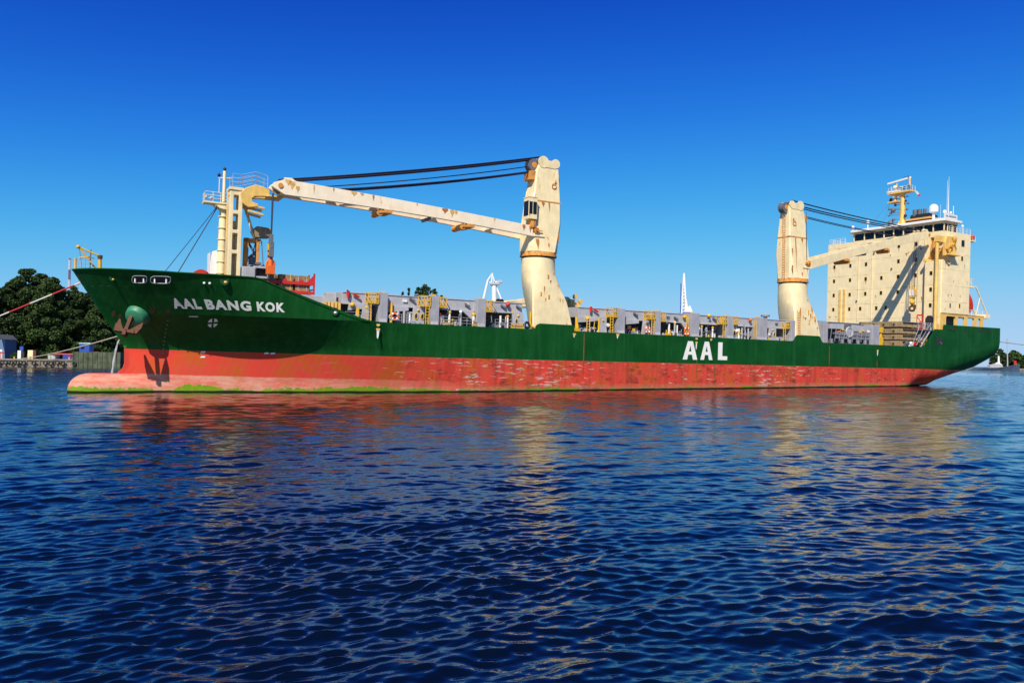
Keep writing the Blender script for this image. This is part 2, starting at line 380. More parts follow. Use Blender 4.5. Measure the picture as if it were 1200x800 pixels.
def build_hull():
    mb = MB()
    us = [t**1.7 for t in np.linspace(0, 1, 64)]
    zl = list(np.linspace(-4, 3.2, 15))+list(np.linspace(3.2, 6.9, 13))[1:]
    for sgn in (-1, 1):
        vs = []; nz = len(zl)+8; 
        for u in us:
            col = []
            for z in zl:
                x = stem_x(z)+u*(XM-stem_x(z)); col.append((x, sgn*half_breadth(x, z), z))
            zt = sheer(stem_x(10.8)+u*(XM-stem_x(10.8)))
            for j in range(8):
                z = 6.9+(zt-6.9)*j/7 + (1e-4*j)
                x = stem_x(z)+u*(XM-stem_x(z)); col.append((x, sgn*half_breadth(x, z), z))
            vs += col
        fs = []
        for i in range(len(us)-1):
            for j in range(nz-1):
                if j == len(zl)-1: continue            # the knuckle: two rows of vertices
                fs.append((i*nz+j, (i+1)*nz+j, (i+1)*nz+j+1, i*nz+j+1))
        mb.add(vs, fs)
        xa = sorted(set([XM, -86, -82.4, -82.1, -81.8, -81.4, -79, -76.31, -76.3, -70, -60, -50, -40, -37.1, -36.8, -36.5, -36, -33, -31.2, -30.9, -30.6, -30.3, -25, -20, -14, -12, -10.5, -9, -7.5, -6, -5.18, -4, -3, -2.07, -1, .16, .44, .45, 1.2, 2.2, 3.5, 5, 6.4, 7.7, 9.5, 11.5, 13, 14.3, 16, 17, 18]))
        vs = []; nz = 19
        for x in xa:
            zb = zbot(x); f = min(1, max(0, (x+14)/8)); hb = 3.0*f+.5; ins = 2.6*f
            zs = [zb+hb*t for t in (0, .06, .15, .28, .45, .68, 1.0)]; k0 = zs[-1]
            zs += [k0+(min(6.9, 20)-k0)*t for t in (.2, .4, .6, .8, 1)] if k0 < 6.7 else [k0+.001*q for q in range(1, 6)]
            k1 = max(zs[-1], 6.9); zt = sheer(x); zs[-1] = k1
            zs += [k1+(zt-k1)*t+1e-4*t for t in (.1, .3, .5, .75, .9, 1)]
            vs.append((x, 0, zb-.25))
            for z in zs:
                t = min(1, (z-zb)/hb); vs.append((x, sgn*(HB-ins*(1-t)**2.6), z))
        fs = []
        for i in range(len(xa)-1):
            for j in range(nz-1): fs.append((i*nz+j, (i+1)*nz+j, (i+1)*nz+j+1, i*nz+j+1))
        mb.add(vs, fs)
    # transom
    sec = [v for v in vs[-nz:]]
    mb.add([(x, -y, z) for x, y, z in sec]+[(x, y, z) for x, y, z in sec], [(i, i+1, nz+i+1, nz+i) for i in range(nz-1)])
    # bulbous bow
    vs = []; fs = []; n = 28; xs = [-131.15+2.6*(1-math.cos(t)) for t in np.linspace(0, math.pi/2, 14)]+[-127, -125, -122, -119, -116]
    for x in xs:
        s = max(0, (-128.55-x)/2.6); k = max(.004, (1-s**2.6))**(1/2.6); k *= float(np.interp(x, [-127, -122, -116], [1, .96, .6]))
        for i in range(n):
            a = 2*math.pi*i/n; vs.append((x, 1.75*k*math.sin(a), -1.6+2.15*k*math.cos(a)))
    for i in range(len(xs)-1):
        for j in range(n): fs.append((i*n+j, i*n+(j+1) % n, (i+1)*n+(j+1) % n, (i+1)*n+j))
    fs.append(tuple(range(n))); mb.add(vs, fs)
    return mb.build("hull", M_HULL, ship, auto=28)
hull = build_hull()

def deck(name, xs, z, inset=.12):
    top = [(x, -max(.02, half_breadth(x, z)-inset)) for x in xs]
    mb = MB(); poly = top+[(x, -y) for x, y in reversed(top)]
    mb.prism(poly, 2, z-.1, z); return mb.build(name, M_DECK, ship)
deck("forecastle_deck", list(np.linspace(-130, -111.6, 26)), 9.6)
deck("main_deck", list(np.linspace(-113, -88, 14))+[-5], 6.82)
md = MB(); md.box(-5, 17.9, -11.6, 11.6, 9.75, 9.9); md.build("poop_deck", M_DECK, ship)
mb = MB()                                               # bulwark cap rail round the forecastle
cap = [(x, -half_breadth(x, sheer(x)-.02), sheer(x)) for x in list(-131.05+13*np.linspace(0, 1, 30)**1.6)+list(np.linspace(-117.5, -103, 20))]
for sgn in (1, -1):
    mb = MB()
    for a, c in zip(cap, cap[1:]): mb.beam((a[0], a[1]*sgn, a[2]), (c[0], c[1]*sgn, c[2]), .16, .10)
    mb.build("bulwark_rail", M_HULL, ship)

# ---- lettering on the hull
def poly_letters(glyphs, name, place, mat, parent, cut=.35):
    """glyphs: list of (list of 2D polygons); place maps (u,v) to 3D; the polygons are cut finely so that they hug the plating"""
    bm = bmesh.new()
    for poly in glyphs:
        vs = [bm.verts.new((q[0], q[1], 0)) for q in poly]; bm.faces.new(vs)
    bmesh.ops.triangulate(bm, faces=bm.faces)
    for ax, nn in ((0, Vector((1, 0, 0))), (1, Vector((0, 1, 0)))):
        cs = [v.co[ax] for v in bm.verts]; t = min(cs)+cut
        while t < max(cs):
            bmesh.ops.bisect_plane(bm, geom=bm.verts[:]+bm.edges[:]+bm.faces[:], plane_co=nn*t, plane_no=nn); t += cut
    me = bpy.data.meshes.new(name); 
    for v in bm.verts: v.co = place(v.co.x, v.co.y)
    bm.to_mesh(me); bm.free(); me.materials.append(mat)
    o = bpy.data.objects.new(name, me); COL.objects.link(o); o.parent = parent
    sd = o.modifiers.new("thickness", 'SOLIDIFY'); sd.thickness = .012
    return o
def text_polys(txt, size, bold=.03, xs=1.0, sp=1.0):
    cu = bpy.data.curves.new("t", 'FONT'); cu.body = txt; cu.size = size; cu.offset = bold; cu.space_character = sp; cu.resolution_u = 4
    o = bpy.data.objects.new("t", cu); COL.objects.link(o)
    dg = bpy.context.evaluated_depsgraph_get(); me = bpy.data.meshes.new_from_object(o.evaluated_get(dg))
    ps = [[(me.vertices[i].co.x*xs, me.vertices[i].co.y) for i in p.vertices] for p in me.polygons]
    bpy.data.objects.remove(o); bpy.data.curves.remove(cu); bpy.data.meshes.remove(me)
    x0 = min(q[0] for p in ps for q in p); x1 = max(q[0] for p in ps for q in p); y0 = min(q[1] for p in ps for q in p); y1 = max(q[1] for p in ps for q in p)
    return ps, (x0, x1, y0, y1)
def fit_text(txt, u0, u1, v0, v1, bold=.035, sp=1.10):
    ps, (x0, x1, y0, y1) = text_polys(txt, 1.0, bold, 1.0, sp)
    return [[(u0+(q[0]-x0)/(x1-x0)*(u1-u0), v0+(q[1]-y0)/(y1-y0)*(v1-v0)) for q in p] for p in ps]
M_LET = paint("white_lettering_paint", (.80, .79, .74), rust=.12, rough=.5, var=.06)
def on_bow(u, v): return Vector((u, -half_breadth(u, v)-.03, v))
def on_bow_upright(u, v): return on_bow(u-.56*(half_breadth(u, v)-half_breadth(u, 7.44)), v)
for t, a, c in (("AAL", -121.88, -119.42), ("BANG", -119.0, -114.95), ("KOK", -114.42, -111.8)):
    sh = lambda q, z: (q, z)
    gl = fit_text(t, a, c, 7.44, 8.40, .045, 1.2)
    poly_letters(gl, "ship_name", on_bow_upright, M_LET, hull, .3)
def A_(x0, x1, z0, z1):
    w = x1-x0; t0 = x0+.33*w; t1 = x0+.67*w; zb = z0+.27*(z1-z0); zc = z0+.44*(z1-z0)
    m = (x0+x1)/2; f = lambda z, e0, e1: e0+(e1-e0)*(z-z0)/(z1-z0)
    l0, l1 = x0+.30*w, m; r0, r1 = x1-.30*w, m      # inner edges of the legs
    zi = z0+.78*(z1-z0)
    L = lambda z: x0+.30*w+(m-(x0+.30*w))*(z-z0)/(zi-z0); Rr = lambda z: x1-.30*w+(m-(x1-.30*w))*(z-z0)/(zi-z0)
    return [[(x0, z0), (L(z0), z0), (L(zb), zb), (L(zc), zc), (m, zi), (m, z1), (t0, z1)], [(x1, z0), (t1, z1), (m, z1), (m, zi), (Rr(zc), zc), (Rr(zb), zb), (Rr(z0), z0)],
            [(L(zb), zb), (Rr(zb), zb), (Rr(zc), zc), (L(zc), zc)]]
def L_(x0, x1, z0, z1): w = (x1-x0)*.46; return [[(x0, z0), (x1, z0), (x1, z0+.22*(z1-z0)), (x0+w, z0+.22*(z1-z0)), (x0+w, z1), (x0, z1)]]
on_side = lambda u, v: Vector((u, -HB-.02, v))
poly_letters(A_(-58.5, -55.87, 3.72, 6.24)+A_(-55.32, -53.05, 3.74, 6.27)+L_(-52.05, -50.28, 3.78, 6.26), "company_letters", on_side, M_LET, hull, 3)

# ---- small fittings on the hull
def side_x(x): return -HB-.01
def fitting(name, mb, mat, **k): return mb.build(name, mat, hull, **k)
for px, z, L in ((-125.2, 10.12, 1.25), (-123.4, 10.12, 1.7)):          # two white rimmed fairleads
    mb = MB(); n = 24; pts = []
    for i in range(n+1):
        a = 2*math.pi*i/n; u = px+math.copysign(abs(math.cos(a))**.5, math.cos(a))*L*.5; v = z+math.copysign(abs(math.sin(a))**.5, math.sin(a))*.33
        pts.append((u, -half_breadth(u, v)-.04, v))
    mb.tube(pts, .05, 6, 0, False)
    f = fitting("fairlead", mb, M_GREYL, smooth=True)
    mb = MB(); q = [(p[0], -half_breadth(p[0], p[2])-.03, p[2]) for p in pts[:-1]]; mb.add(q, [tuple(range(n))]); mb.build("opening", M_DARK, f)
    for k in (-.3, .28): u = px+k*L; mb = MB(); mb.tube([(u, -half_breadth(u, z)-.08, z-.3), (u, -half_breadth(u, z)-.08, z+.3)], .08, 6); mb.build("roller", M_WHITE, f)
for u, z in ((-117.75, 10.22), (-106.75, 7.75), (-127.5, 10.18)):      # round panama chocks
    y = -half_breadth(u, z)-.03; mb = MB(); r = .36 if u > -120 else .22
    mb.torus((u, y, z), (0.25, 1, 0), r, .10, 18, 6)
    f = fitting("mooring_chock", mb, M_HULL, smooth=True)
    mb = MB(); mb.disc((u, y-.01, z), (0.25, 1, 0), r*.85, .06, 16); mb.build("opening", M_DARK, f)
    mb = MB(); mb.ball((u+.05, y-.1, z-.08), r*.45, sc=(1, .5, .8)); mb.build("lamp", M_YCR if u < -110 else M_WHITE, f)
for u in (-119.6, -119.1):
    mb = MB(); mb.ball((u, -half_breadth(u, 9.96)-.05, 9.96), .13); fitting("bollard_pin", mb, M_WHITE)
def on_hull_patch(poly, name, mat, cut=.5): return poly_letters([poly], name, on_bow, mat, hull, cut)
# bow thruster mark: white circle with a cross
mb = MB(); cu, cz = -118.25, 6.12
ring = []
for q in range(4):
    a0 = q*math.pi/2+.35; on_hull_patch([(cu+.46*math.cos(a0+t), cz+.46*math.sin(a0+t)) for t in np.linspace(0, 1.1, 6)]+[(cu+.12*math.cos(a0+.5), cz+.12*math.sin(a0+.5))], "thruster_mark", M_LET)
on_hull_patch([(-120.5, 6.66), (-119.7, 6.66), (-119.7, 6.74), (-120.5, 6.74)], "load_mark", M_WHITE)
for u, v in ((-118.9, 2.98), (-118.9, 2.45), (-112.9, 3.05), (-112.3, 3.05)):
    on_hull_patch([(u, v), (u+.45, v+.02), (u+.5, v+.18), (u+.1, v+.16)], "scuff_mark", M_LET)
# draught marks climbing the bow
for k in range(14):
    z = .7+k*.42; u = -122.5 + .012*k
    if half_breadth(u, z) > .3: on_hull_patch([(u, z), (u+.10, z), (u+.10, z+.09), (u, z+.09)], "draught_mark", M_PONT, 2)
for u, z0, z1, wd in ((-101.9, 5.05, 6.15, .42), (-76.3, 6.05, 6.55, .4), (-69.58, 6.15, 6.72, .42), (-56.1, 5.1, 6.15, .34), (-53.4, 6.35, 6.66, .32), (-17.15, 5.1, 6.05, .36), (-101.9, 6.35, 6.62, .36), (-56.1, 6.45, 6.66, .36)):
    mb = MB(); mb.box(u-wd/2, u+wd/2, -HB-.05, -HB+.02, z1-.16, z1+.06); f = fitting("scupper", mb, M_YCR)
    pl = [(u-wd*.35, z1-.14), (u-wd*.28, z0+.15), (u-.02, z0), (u+wd*.2, z0+.3), (u+wd*.33, z1-.14)]
    poly_letters([pl], "drain_stain", on_side, M_LET, f, 3)
M_STAIN = plain("brown_water_stain", (.14, .075, .015), .8, .5, 6)
for u, z0, z1 in ((-74.8, .9, 6.7), (-17.25, 2.9, 4.4), (-55.9, 1.2, 3.6), (-28.8, 3.3, 6.4), (-52.6, 1.0, 3.1)):
    pl = [(u-.06, z1), (u-.09, (z0+z1)/2), (u-.03, z0), (u+.03, z0), (u+.08, (z0+z1)/2), (u+.05, z1)]
    poly_letters([pl], "rust_run", on_side, M_STAIN, hull, 3)
# openings in the stern bulwark
for u0, u1, z0, z1 in ((1.7, 2.7, 10.22, 10.40), (4.3, 5.4, 10.12, 10.30), (6.3, 7.5, 10.08, 10.26), (10.9, 11.8, 10.2, 10.5), (12.0, 13.5, 10.2, 10.5), (14.5, 15.3, 10.1, 10.4), (-3.4, -2.2, 7.22, 7.38)):
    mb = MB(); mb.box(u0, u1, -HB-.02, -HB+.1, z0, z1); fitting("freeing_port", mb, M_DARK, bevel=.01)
for u, z in ((3.7, 10.3), (2.9, 10.35)):
    mb = MB(); mb.torus((u, -HB-.03, z), (0, 1, 0), .24, .07, 14, 6); fitting("mooring_chock", mb, M_DARK)
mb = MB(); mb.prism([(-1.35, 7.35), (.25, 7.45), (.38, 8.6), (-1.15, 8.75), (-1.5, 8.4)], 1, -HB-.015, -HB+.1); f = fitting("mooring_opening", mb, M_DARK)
mb = MB(); mb.beam((.15, -HB-.03, 7.6), (-.35, -HB-.03, 7.9), .06, .22); mb.build("roller", M_GREYD, f)
# anchor in its light green bolster
P = Vector((-124.95, -half_breadth(-124.95, 6.75), 6.75)); ax = Vector((-.50, -.66, -.50)).normalized()
mb = MB(); mb.tube([P-ax*1.2, P+ax*.15, P+ax*.75, P+ax*.85], [1.4, 1.2, 1.0, .85], 22); mb.build("anchor_bolster", M_BOLST, hull, auto=40)
mb = MB(); A0 = P+ax*.55+Vector((-.35, 0, .15)); dn = Vector((-.28, -.42, -.86)).normalized(); A1 = A0+dn*1.95
side = Vector((.88, -.40, -.12)).normalized(); nrm = dn.cross(side).normalized()
mb.beam(A0-dn*.6, A1, .42, .36, up=side)                                   # shank
mb.beam(A1-side*.85-dn*.05, A1+side*.85-dn*.05, .42, .36, up=dn)            # crown
for sg in (-1, 1):
    b0 = A1+side*sg*.62; tip = b0-dn*1.5+side*sg*.55-nrm*.35; n1 = nrm*.17
    e0 = A1+side*sg*.22-dn*.1; e1 = A1+side*sg*1.12+dn*.12; w0 = e0.lerp(tip, .62)-side*sg*.05; w1 = e1.lerp(tip, .55)+side*sg*.16
    mb.hexa([e0-n1, e1-n1, e1+n1, e0+n1], [w0-n1*.6, w1-n1*.6, w1+n1*.6, w0+n1*.6]); mb.hexa([w0-n1*.6, w1-n1*.6, w1+n1*.6, w0+n1*.6], [tip-side*.05-n1*.3, tip+side*.05-n1*.3, tip+side*.05+n1*.3, tip-side*.05+n1*.3])
mb.beam(A1, A1+dn*.5, .7, .35, up=side)
mb.build("anchor", M_RUST, ship, bevel=.03)
# rusty patches round the hawse
for u, v, s_ in ((-127.2, 6.9, .22), (-126.6, 6.6, .18), (-123.8, 7.3, .26), (-122.4, 7.1, .2)):
    pl = [(u+s_*1.1*math.cos(t)*(.7+.3*random.random()), v+s_*(1.0+1.6*(math.sin(t) < 0))*math.sin(t)*(.6+.4*random.random())) for t in np.linspace(0, 5.8, 9)]
    on_hull_patch(pl, "rust_patch", plain("rust_patch", (.055, .028, .010), .9, .5, 5), .4)

# ---- hatch coaming and everything along the port side of the deck
def coaming_run(x0, x1):
    mb = MB()
    mb.box(x0, x1, -10.45, -7.3, 8.75, 10.02)          # upper girder
    mb.box(x0, x1, -10.55, -10.452, 8.70, 8.86); mb.box(x0, x1, -10.53, -10.452, 9.93, 10.04)
    o = mb.build("hatch_coaming", M_GREYL, ship, bevel=.02)
    mb = MB(); mb.box(x0+.05, x1-.05, -8.0, -7.4, 6.83, 8.74); mb.build("coaming_wall", M_GREYD, o); return o  # wall darker than the girder: recess shade put into its colour
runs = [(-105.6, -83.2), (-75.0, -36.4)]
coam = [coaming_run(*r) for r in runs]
def at_coam(x): return coam[0] if x < -80 else coam[1]
for x0, x1 in ((-101.75, -100.7), (-95.65, -94.55), (-89.7, -88.55), (-69.4, -68.1), (-63.1, -62.1), (-56.75, -55.2), (-50.05, -48.7), (-44.15, -41.95), (-37.2, -36.45)):
    mb = MB(); zt = 10.12+random.uniform(-.05, .08); mb.box(x0, x1, -11.25, -8.6, 6.83, zt)
    mb.prism([(-11.252, 6.84), (-11.252, 7.3), (-11.45, 6.84)], 0, x0+.1, x1-.1)
    mb.build("buttress", M_GREY, at_coam(x0), bevel=.03)
    mb = MB(); mb.box(x0+.3, x0+.7, -11.0, -10.7, zt, zt+.16); mb.build("lashing_eye", M_YEL, at_coam(x0))
for x0, x1 in ((-29.7, -28.65), (-18.0, -16.15)):
    mb = MB(); mb.box(x0, x1, -11.25, -9.6, 6.83, 10.15); mb.build("buttress", M_GREY, ship, bevel=.05)
mb = MB(); mb.box(-37.1, -35.9, -11.5, -11.25, 6.9, 10.0); mb.build("end_plate", M_GREY, ship, bevel=.05)
def cage(x0, x1, z0, z1, par):                            # yellow ladder cage platform
    mb = MB(); y0, y1 = -11.35, -10.5
    mb.box(x0, x1, y0, y1, z0-.08, z0+.06)
    n = max(2, int((x1-x0)/.3))
    for i in range(n+1):
        x = x0+(x1-x0)*i/n; mb.beam((x, y0, z0), (x, y0, z1), .07, .07); 
        if i in (0, n): mb.beam((x, y1, z0), (x, y1, z1), .07, .07)
    for z in (z0+.18, (z0+z1)/2, z1):
        mb.beam((x0, y0, z), (x1, y0, z), .07, .08); mb.beam((x0, y0, z), (x0, y1, z), .07, .08); mb.beam((x1, y0, z), (x1, y1, z), .07, .08)
    mb.build("platform_cage", M_YEL, par)
for x0, x1, z0, z1 in ((-103.0, -101.8, 8.95, 10.05), (-96.8, -95.7, 8.95, 10.1), (-94.5, -93.7, 8.95, 10.05), (-88.5, -87.6, 8.75, 10.0), (-70.7, -69.45, 9.0, 10.15), (-64.4, -63.15, 9.0, 10.0), (-62.0, -61.5, 8.8, 9.95), (-51.4, -50.1, 8.9, 10.0), (-48.6, -48.0, 8.95, 10.0), (-38.1, -37.3, 8.8, 9.7)):
    cage(x0, x1, z0, z1, at_coam(x0))
for x, z1 in ((-102.85, 9.0), (-96.0, 9.0), (-70.3, 9.0), (-63.5, 9.0), (-57.4, 9.9), (-50.6, 9.0), (-44.5, 9.6), (-73.95, 8.9), (-38.4, 9.0)):
    mb = MB(); mb.ladder((x, -11.3, 6.85), (x, -11.3, z1), (1, 0, 0), .42, .05, .32); mb.build("ladder", M_YEL if x != -73.95 else M_YCR, at_coam(x))
def post(x, y, z1, r, cap, mat, par, name="vent_post"):
    mb = MB(); mb.tube([(x, y, 6.83), (x, y, z1)], r, 10, 0)
    if cap: mb.ball((x, y, z1+.1), r*1.55, 1, 10, 7, (1, 1, .9))
    mb.build(name, [mat, cap or mat], par, auto=40)
for x, z1, r, c, m in ((-100.1, 9.15, .13, None, M_YEL), (-103.9, 8.3, .12, None, M_YEL), (-104.0, 8.3, .12, None, M_YEL), (-71.95, 8.75, .14, None, M_YEL), (-68.0, 9.0, .14, None, M_YEL),
                       (-93.0, 8.3, .14, M_YEL, M_WHITE), (-91.5, 8.45, .13, M_WHITE, M_GREYL), (-89.95, 8.2, .16, M_YEL, M_WHITE), (-86.3, 8.35, .13, None, M_WHITE), (-85.3, 8.2, .12, M_YEL, M_WHITE), (-84.1, 8.15, .13, M_YEL, M_WHITE),
                       (-99.2, 8.3, .15, None, M_GREYL), (-98.5, 8.3, .15, None, M_GREYL), (-97.9, 8.0, .12, None, M_WHITE), (-60.2, 8.5, .14, None, M_WHITE), (-59.2, 8.6, .13, M_YCR, M_GREYL), (-58.6, 8.4, .1, None, M_WHITE),
                       (-54.1, 8.3, .12, M_YEL, M_GREYL), (-53.5, 8.3, .12, None, M_GREYL), (-52.3, 8.2, .12, M_YEL, M_WHITE), (-47.2, 8.4, .12, None, M_WHITE), (-46.6, 8.5, .13, None, M_GREYL), (-45.9, 8.5, .13, None, M_GREYL), (-45.2, 8.5, .13, None, M_GREYL)):
    post(x, -10.75+random.uniform(-.1, .25), z1, r, c, m, at_coam(x))
def plate(poly, y0, y1, name, mat, par):                   # standing web plates between the posts
    mb = MB(); mb.prism(poly, 1, y0, y1); return mb.build(name, mat, par, bevel=.015)
def hole(par, x, z, rx_, rz_, y):
    mb = MB(); n = 16; v = [(x+rx_*math.cos(2*math.pi*k/n), y, z+rz_*math.sin(2*math.pi*k/n)) for k in range(n)]
    mb.add(v+[(a, y+.03, c) for a, _, c in v], [tuple(range(n))]+[(i, (i+1) % n, n+(i+1) % n, n+i) for i in range(n)]); mb.build("lightening_hole", M_DARK, par)
    mb = MB(); mb.tube([(q[0], y-.01, q[2]) for q in v+v[:1]], .05, 5, 0, False); mb.build("rim", M_YEL if random.random() < .8 else M_GREYL, par)
for x0, x1, hs in ((-97.75, -96.2, (-97.2, -96.45)), (-84.75, -83.25, (-84.2,)), (-65.0, -63.7, ()), (-48.5, -47.5, (-48.2, -47.75)), (-41.3, -39.7, (-40.8, -40.1)), (-72.0, -70.8, ()), (-103.6, -102.4, ())):
    o = plate([(x0, 6.84), (x1, 6.84), (x1, 8.9), (x0+.25, 8.9)], -10.9, -10.7, "web_plate", M_GREYL, at_coam(x0))
    for h in hs: hole(o, h, 7.75, .2, .34, -10.92)
    mb = MB(); mb.ball(((x0+x1)/2, -10.93, 8.45), .14); mb.build("lamp", M_YEL, o)
# slanted girders under the upper beam and equipment in the recesses
for x0, x1, f in ((-100.4, -98.0, 0), (-75.0, -71.9, 0), (-68.0, -65.3, 0), (-91.4, -89.8, 1), (-58.0, -56.8, 1), (-104.9, -102.7, 0)):
    pl = [(x0, 8.75), (x1, 8.75), (x1, 8.35), (x0, 8.05)] if not f else [(x0, 8.75), (x1, 8.75), (x1, 7.5)]
    plate(pl, -10.6, -10.2, "bracket", M_GREYL, at_coam(x0))
random.seed(21)
for lo, hi in ((-104.6, -102.6), (-100.4, -96.0), (-94.3, -90.0), (-88.3, -83.3), (-74.8, -69.8), (-67.8, -63.3), (-61.8, -57.0), (-55.0, -50.3), (-48.5, -44.4), (-41.7, -37.5)):
    x = lo+.2
    while x < hi-.4:
        wd = random.uniform(.35, .95); ht = random.uniform(.45, 1.35); y = random.uniform(-10.4, -9.2)
        mb = MB(); k = random.random()
        if k < .55: mb.box(x, x+wd, y, y+random.uniform(.3, .7), 6.83, 6.83+ht); mb.box(x-.03, x+wd+.03, y-.03, y+.1, 6.83+ht, 6.88+ht); nm, mt = "deck_locker", random.choice([M_GREYL, M_GREY, M_GREYM, M_GREYD, M_WHITE])
        elif k < .8: mb.tube([(x, y, 6.83+ht), (x+wd*1.4, y, 6.83+ht)], .12, 8); mb.beam((x+.1, y, 6.83), (x+.1, y, 6.83+ht), .1, .1); mb.beam((x+wd, y, 6.83), (x+wd, y, 6.83+ht), .1, .1); nm, mt = "pipe", random.choice([M_GREYL, M_GREYD, M_RUST])
        else: mb.disc((x+wd/2, y, 7.15), (0, 1, 0), .32, .5, 14); mb.box(x, x+wd, y-.2, y+.3, 6.83, 6.95); nm, mt = "winch_drum", random.choice([M_GREYD, M_GREYL, M_YEL])
        mb.build(nm, mt, at_coam(x), bevel=.015); x += wd+random.uniform(.05, .45)
random.seed(77)
for lo, hi in ((-104.6, -102.6), (-100.4, -96.0), (-94.3, -90.0), (-88.3, -83.3), (-74.8, -69.8), (-67.8, -63.3), (-61.8, -57.0), (-55.0, -50.3), (-48.5, -44.4), (-41.7, -37.5)):
    for _ in range(int((hi-lo)*2.2)):
        x = random.uniform(lo, hi-.3); y = random.uniform(-11.2, -10.5); z = 6.83 if random.random() < .55 else random.uniform(7.1, 8.5); mb = MB(); k = random.random(); h_ = random.uniform(.15, .5)
        if k < .4: mb.box(x, x+random.uniform(.12, .4), y, y+.25, z, z+h_)
        elif k < .65: mb.tube([(x, y, z), (x+random.uniform(-.2, .6), y, z+h_*2.2)], random.uniform(.03, .07), 6)
        elif k < .85: mb.disc((x, y, z+.2), (random.uniform(-.4, .4), 1, .1), random.uniform(.1, .24), .16, 12)
        else: mb.torus((x, y, z+.3), (0, 1, 0), .2, .05, 12, 5)
        if z > 7: mb.tube([(x+.05, y+.1, z), (x+.05, -8.1, z)], .03, 4)
        mb.build("deck_fitting", random.choice([M_GREYD, M_GREYM, M_GREYM, M_GREY, M_BLACK, M_RUST, M_YEL, M_WHITE, M_GREYL, M_GREYL, M_GREY]), at_coam(x))
for x0, x1, z in ((-94.2, -92.7, 7.0), (-90.1, -88.9, 7.0), (-85.0, -83.3, 6.9), (-61.0, -60.2, 6.95)):
    mb = MB(); mb.box(x0, x1, -11.2, -10.9, z, z+.18); mb.beam((x0+.06, -11.05, z), (x0+.06, -11.05, z+.7), .1, .1); mb.beam((x1-.06, -11.05, z), (x1-.06, -11.05, z+.7), .1, .1); mb.box(x0, x1, -11.15, -11.0, z+.42, z+.5)
    mb.build("lashing_rack", M_YEL, at_coam(x0))
for a in ((-105.5, -103.0), (-100.5, -97.8), (-94.4, -90.0), (-87.4, -83.4)): mb = MB(); mb.rail([(a[0], -11.45, 6.85), (a[1], -11.45, 6.85)], 1.0, .022, 1.2, 3); mb.build("deck_rail", M_GREYL, ship)
# fire monitors and lamps along the girder
for x, z, b_ in ((-105.05, 10.0, 0), (-104.2, 9.85, 1), (-73.2, 10.0, 0), (-72.5, 9.85, 1)):
    mb = MB()
    if b_: mb.tube([(x-.3, -10.7, z), (x+.4, -10.75, z-.32)], [.11, .13], 10)
    else: mb.tube([(x, -10.7, z-.6), (x, -10.7, z+.1)], [.15, .18], 10); mb.tube([(x, -10.7, z+.1), (x-.2, -10.9, z+.2)], .09, 8)
    mb.build("fire_monitor", M_RED, at_coam(x), auto=40)
for x, z, m in ((-85.35, 9.75, M_RED), (-94.35, 8.1, M_RED), (-55.0, 8.05, M_WHITE), (-47.7, 8.05, M_WHITE), (-53.0, 9.95, M_YEL), (-44.9, 9.75, M_ORANGE), (-57.5, 9.6, M_YEL), (-73.7, 8.6, M_YEL), (-104.55, 8.65, M_YEL)):
    mb = MB(); mb.ball((x, -10.75, z), .27 if m != M_WHITE else .34, 0, 12, 8); mb.tube([(x, -10.75, z), (x, -10.3, z+.05)], .07, 6); mb.build("floodlight", m, at_coam(x), smooth=True)
for x in (-98.7, -91.0, -86.0, -83.9, -60.5, -52.9, -43.0, -39.5, -66.0, -63.9):
    mb = MB(); mb.box(x, x+.5, -10.6, -10.45, 9.3, 9.55); mb.build("number_plate", random.choice([M_LET, M_GREYD, M_GREYD]), at_coam(x))
for x, z in ((-85.9, 9.45), (-83.8, 9.5), (-51.8, 9.5), (-65.9, 9.5), (-97.6, 9.6), (-58.9, 9.3), (-90.7, 9.35)):
    mb = MB(); mb.beam((x-.35, -10.6, z+.2), (x+.3, -10.7, z-.15), .16, .22); mb.build("hydraulic_cleat", M_GREYD, at_coam(x), bevel=.02)
# tyre and rounded yellow edge where the coaming meets the forward crane
mb = MB(); mb.torus((-82.95, -11.3, 7.35), (0, 1, 0), .33, .17, 18, 8); tyre_o = mb.build("tyre_fender", M_BLACK, ship, smooth=True)
mb = MB(); mb.tube([(-82.6, -11.5, 9.0), (-82.6, -11.5, 7.6), (-82.4, -11.55, 7.2), (-82.0, -11.6, 7.05)], .13, 8); mb.build("edge_guard", M_YEL, ship)
mb = MB(); mb.box(-75.9, -75.3, -11.4, -10.9, 6.9, 7.3); mb.tube([(-75.6, -11.2, 7.3), (-75.75, -11.2, 8.7)], [.25, .14], 8); mb.build("bollard", M_YEL, ship)
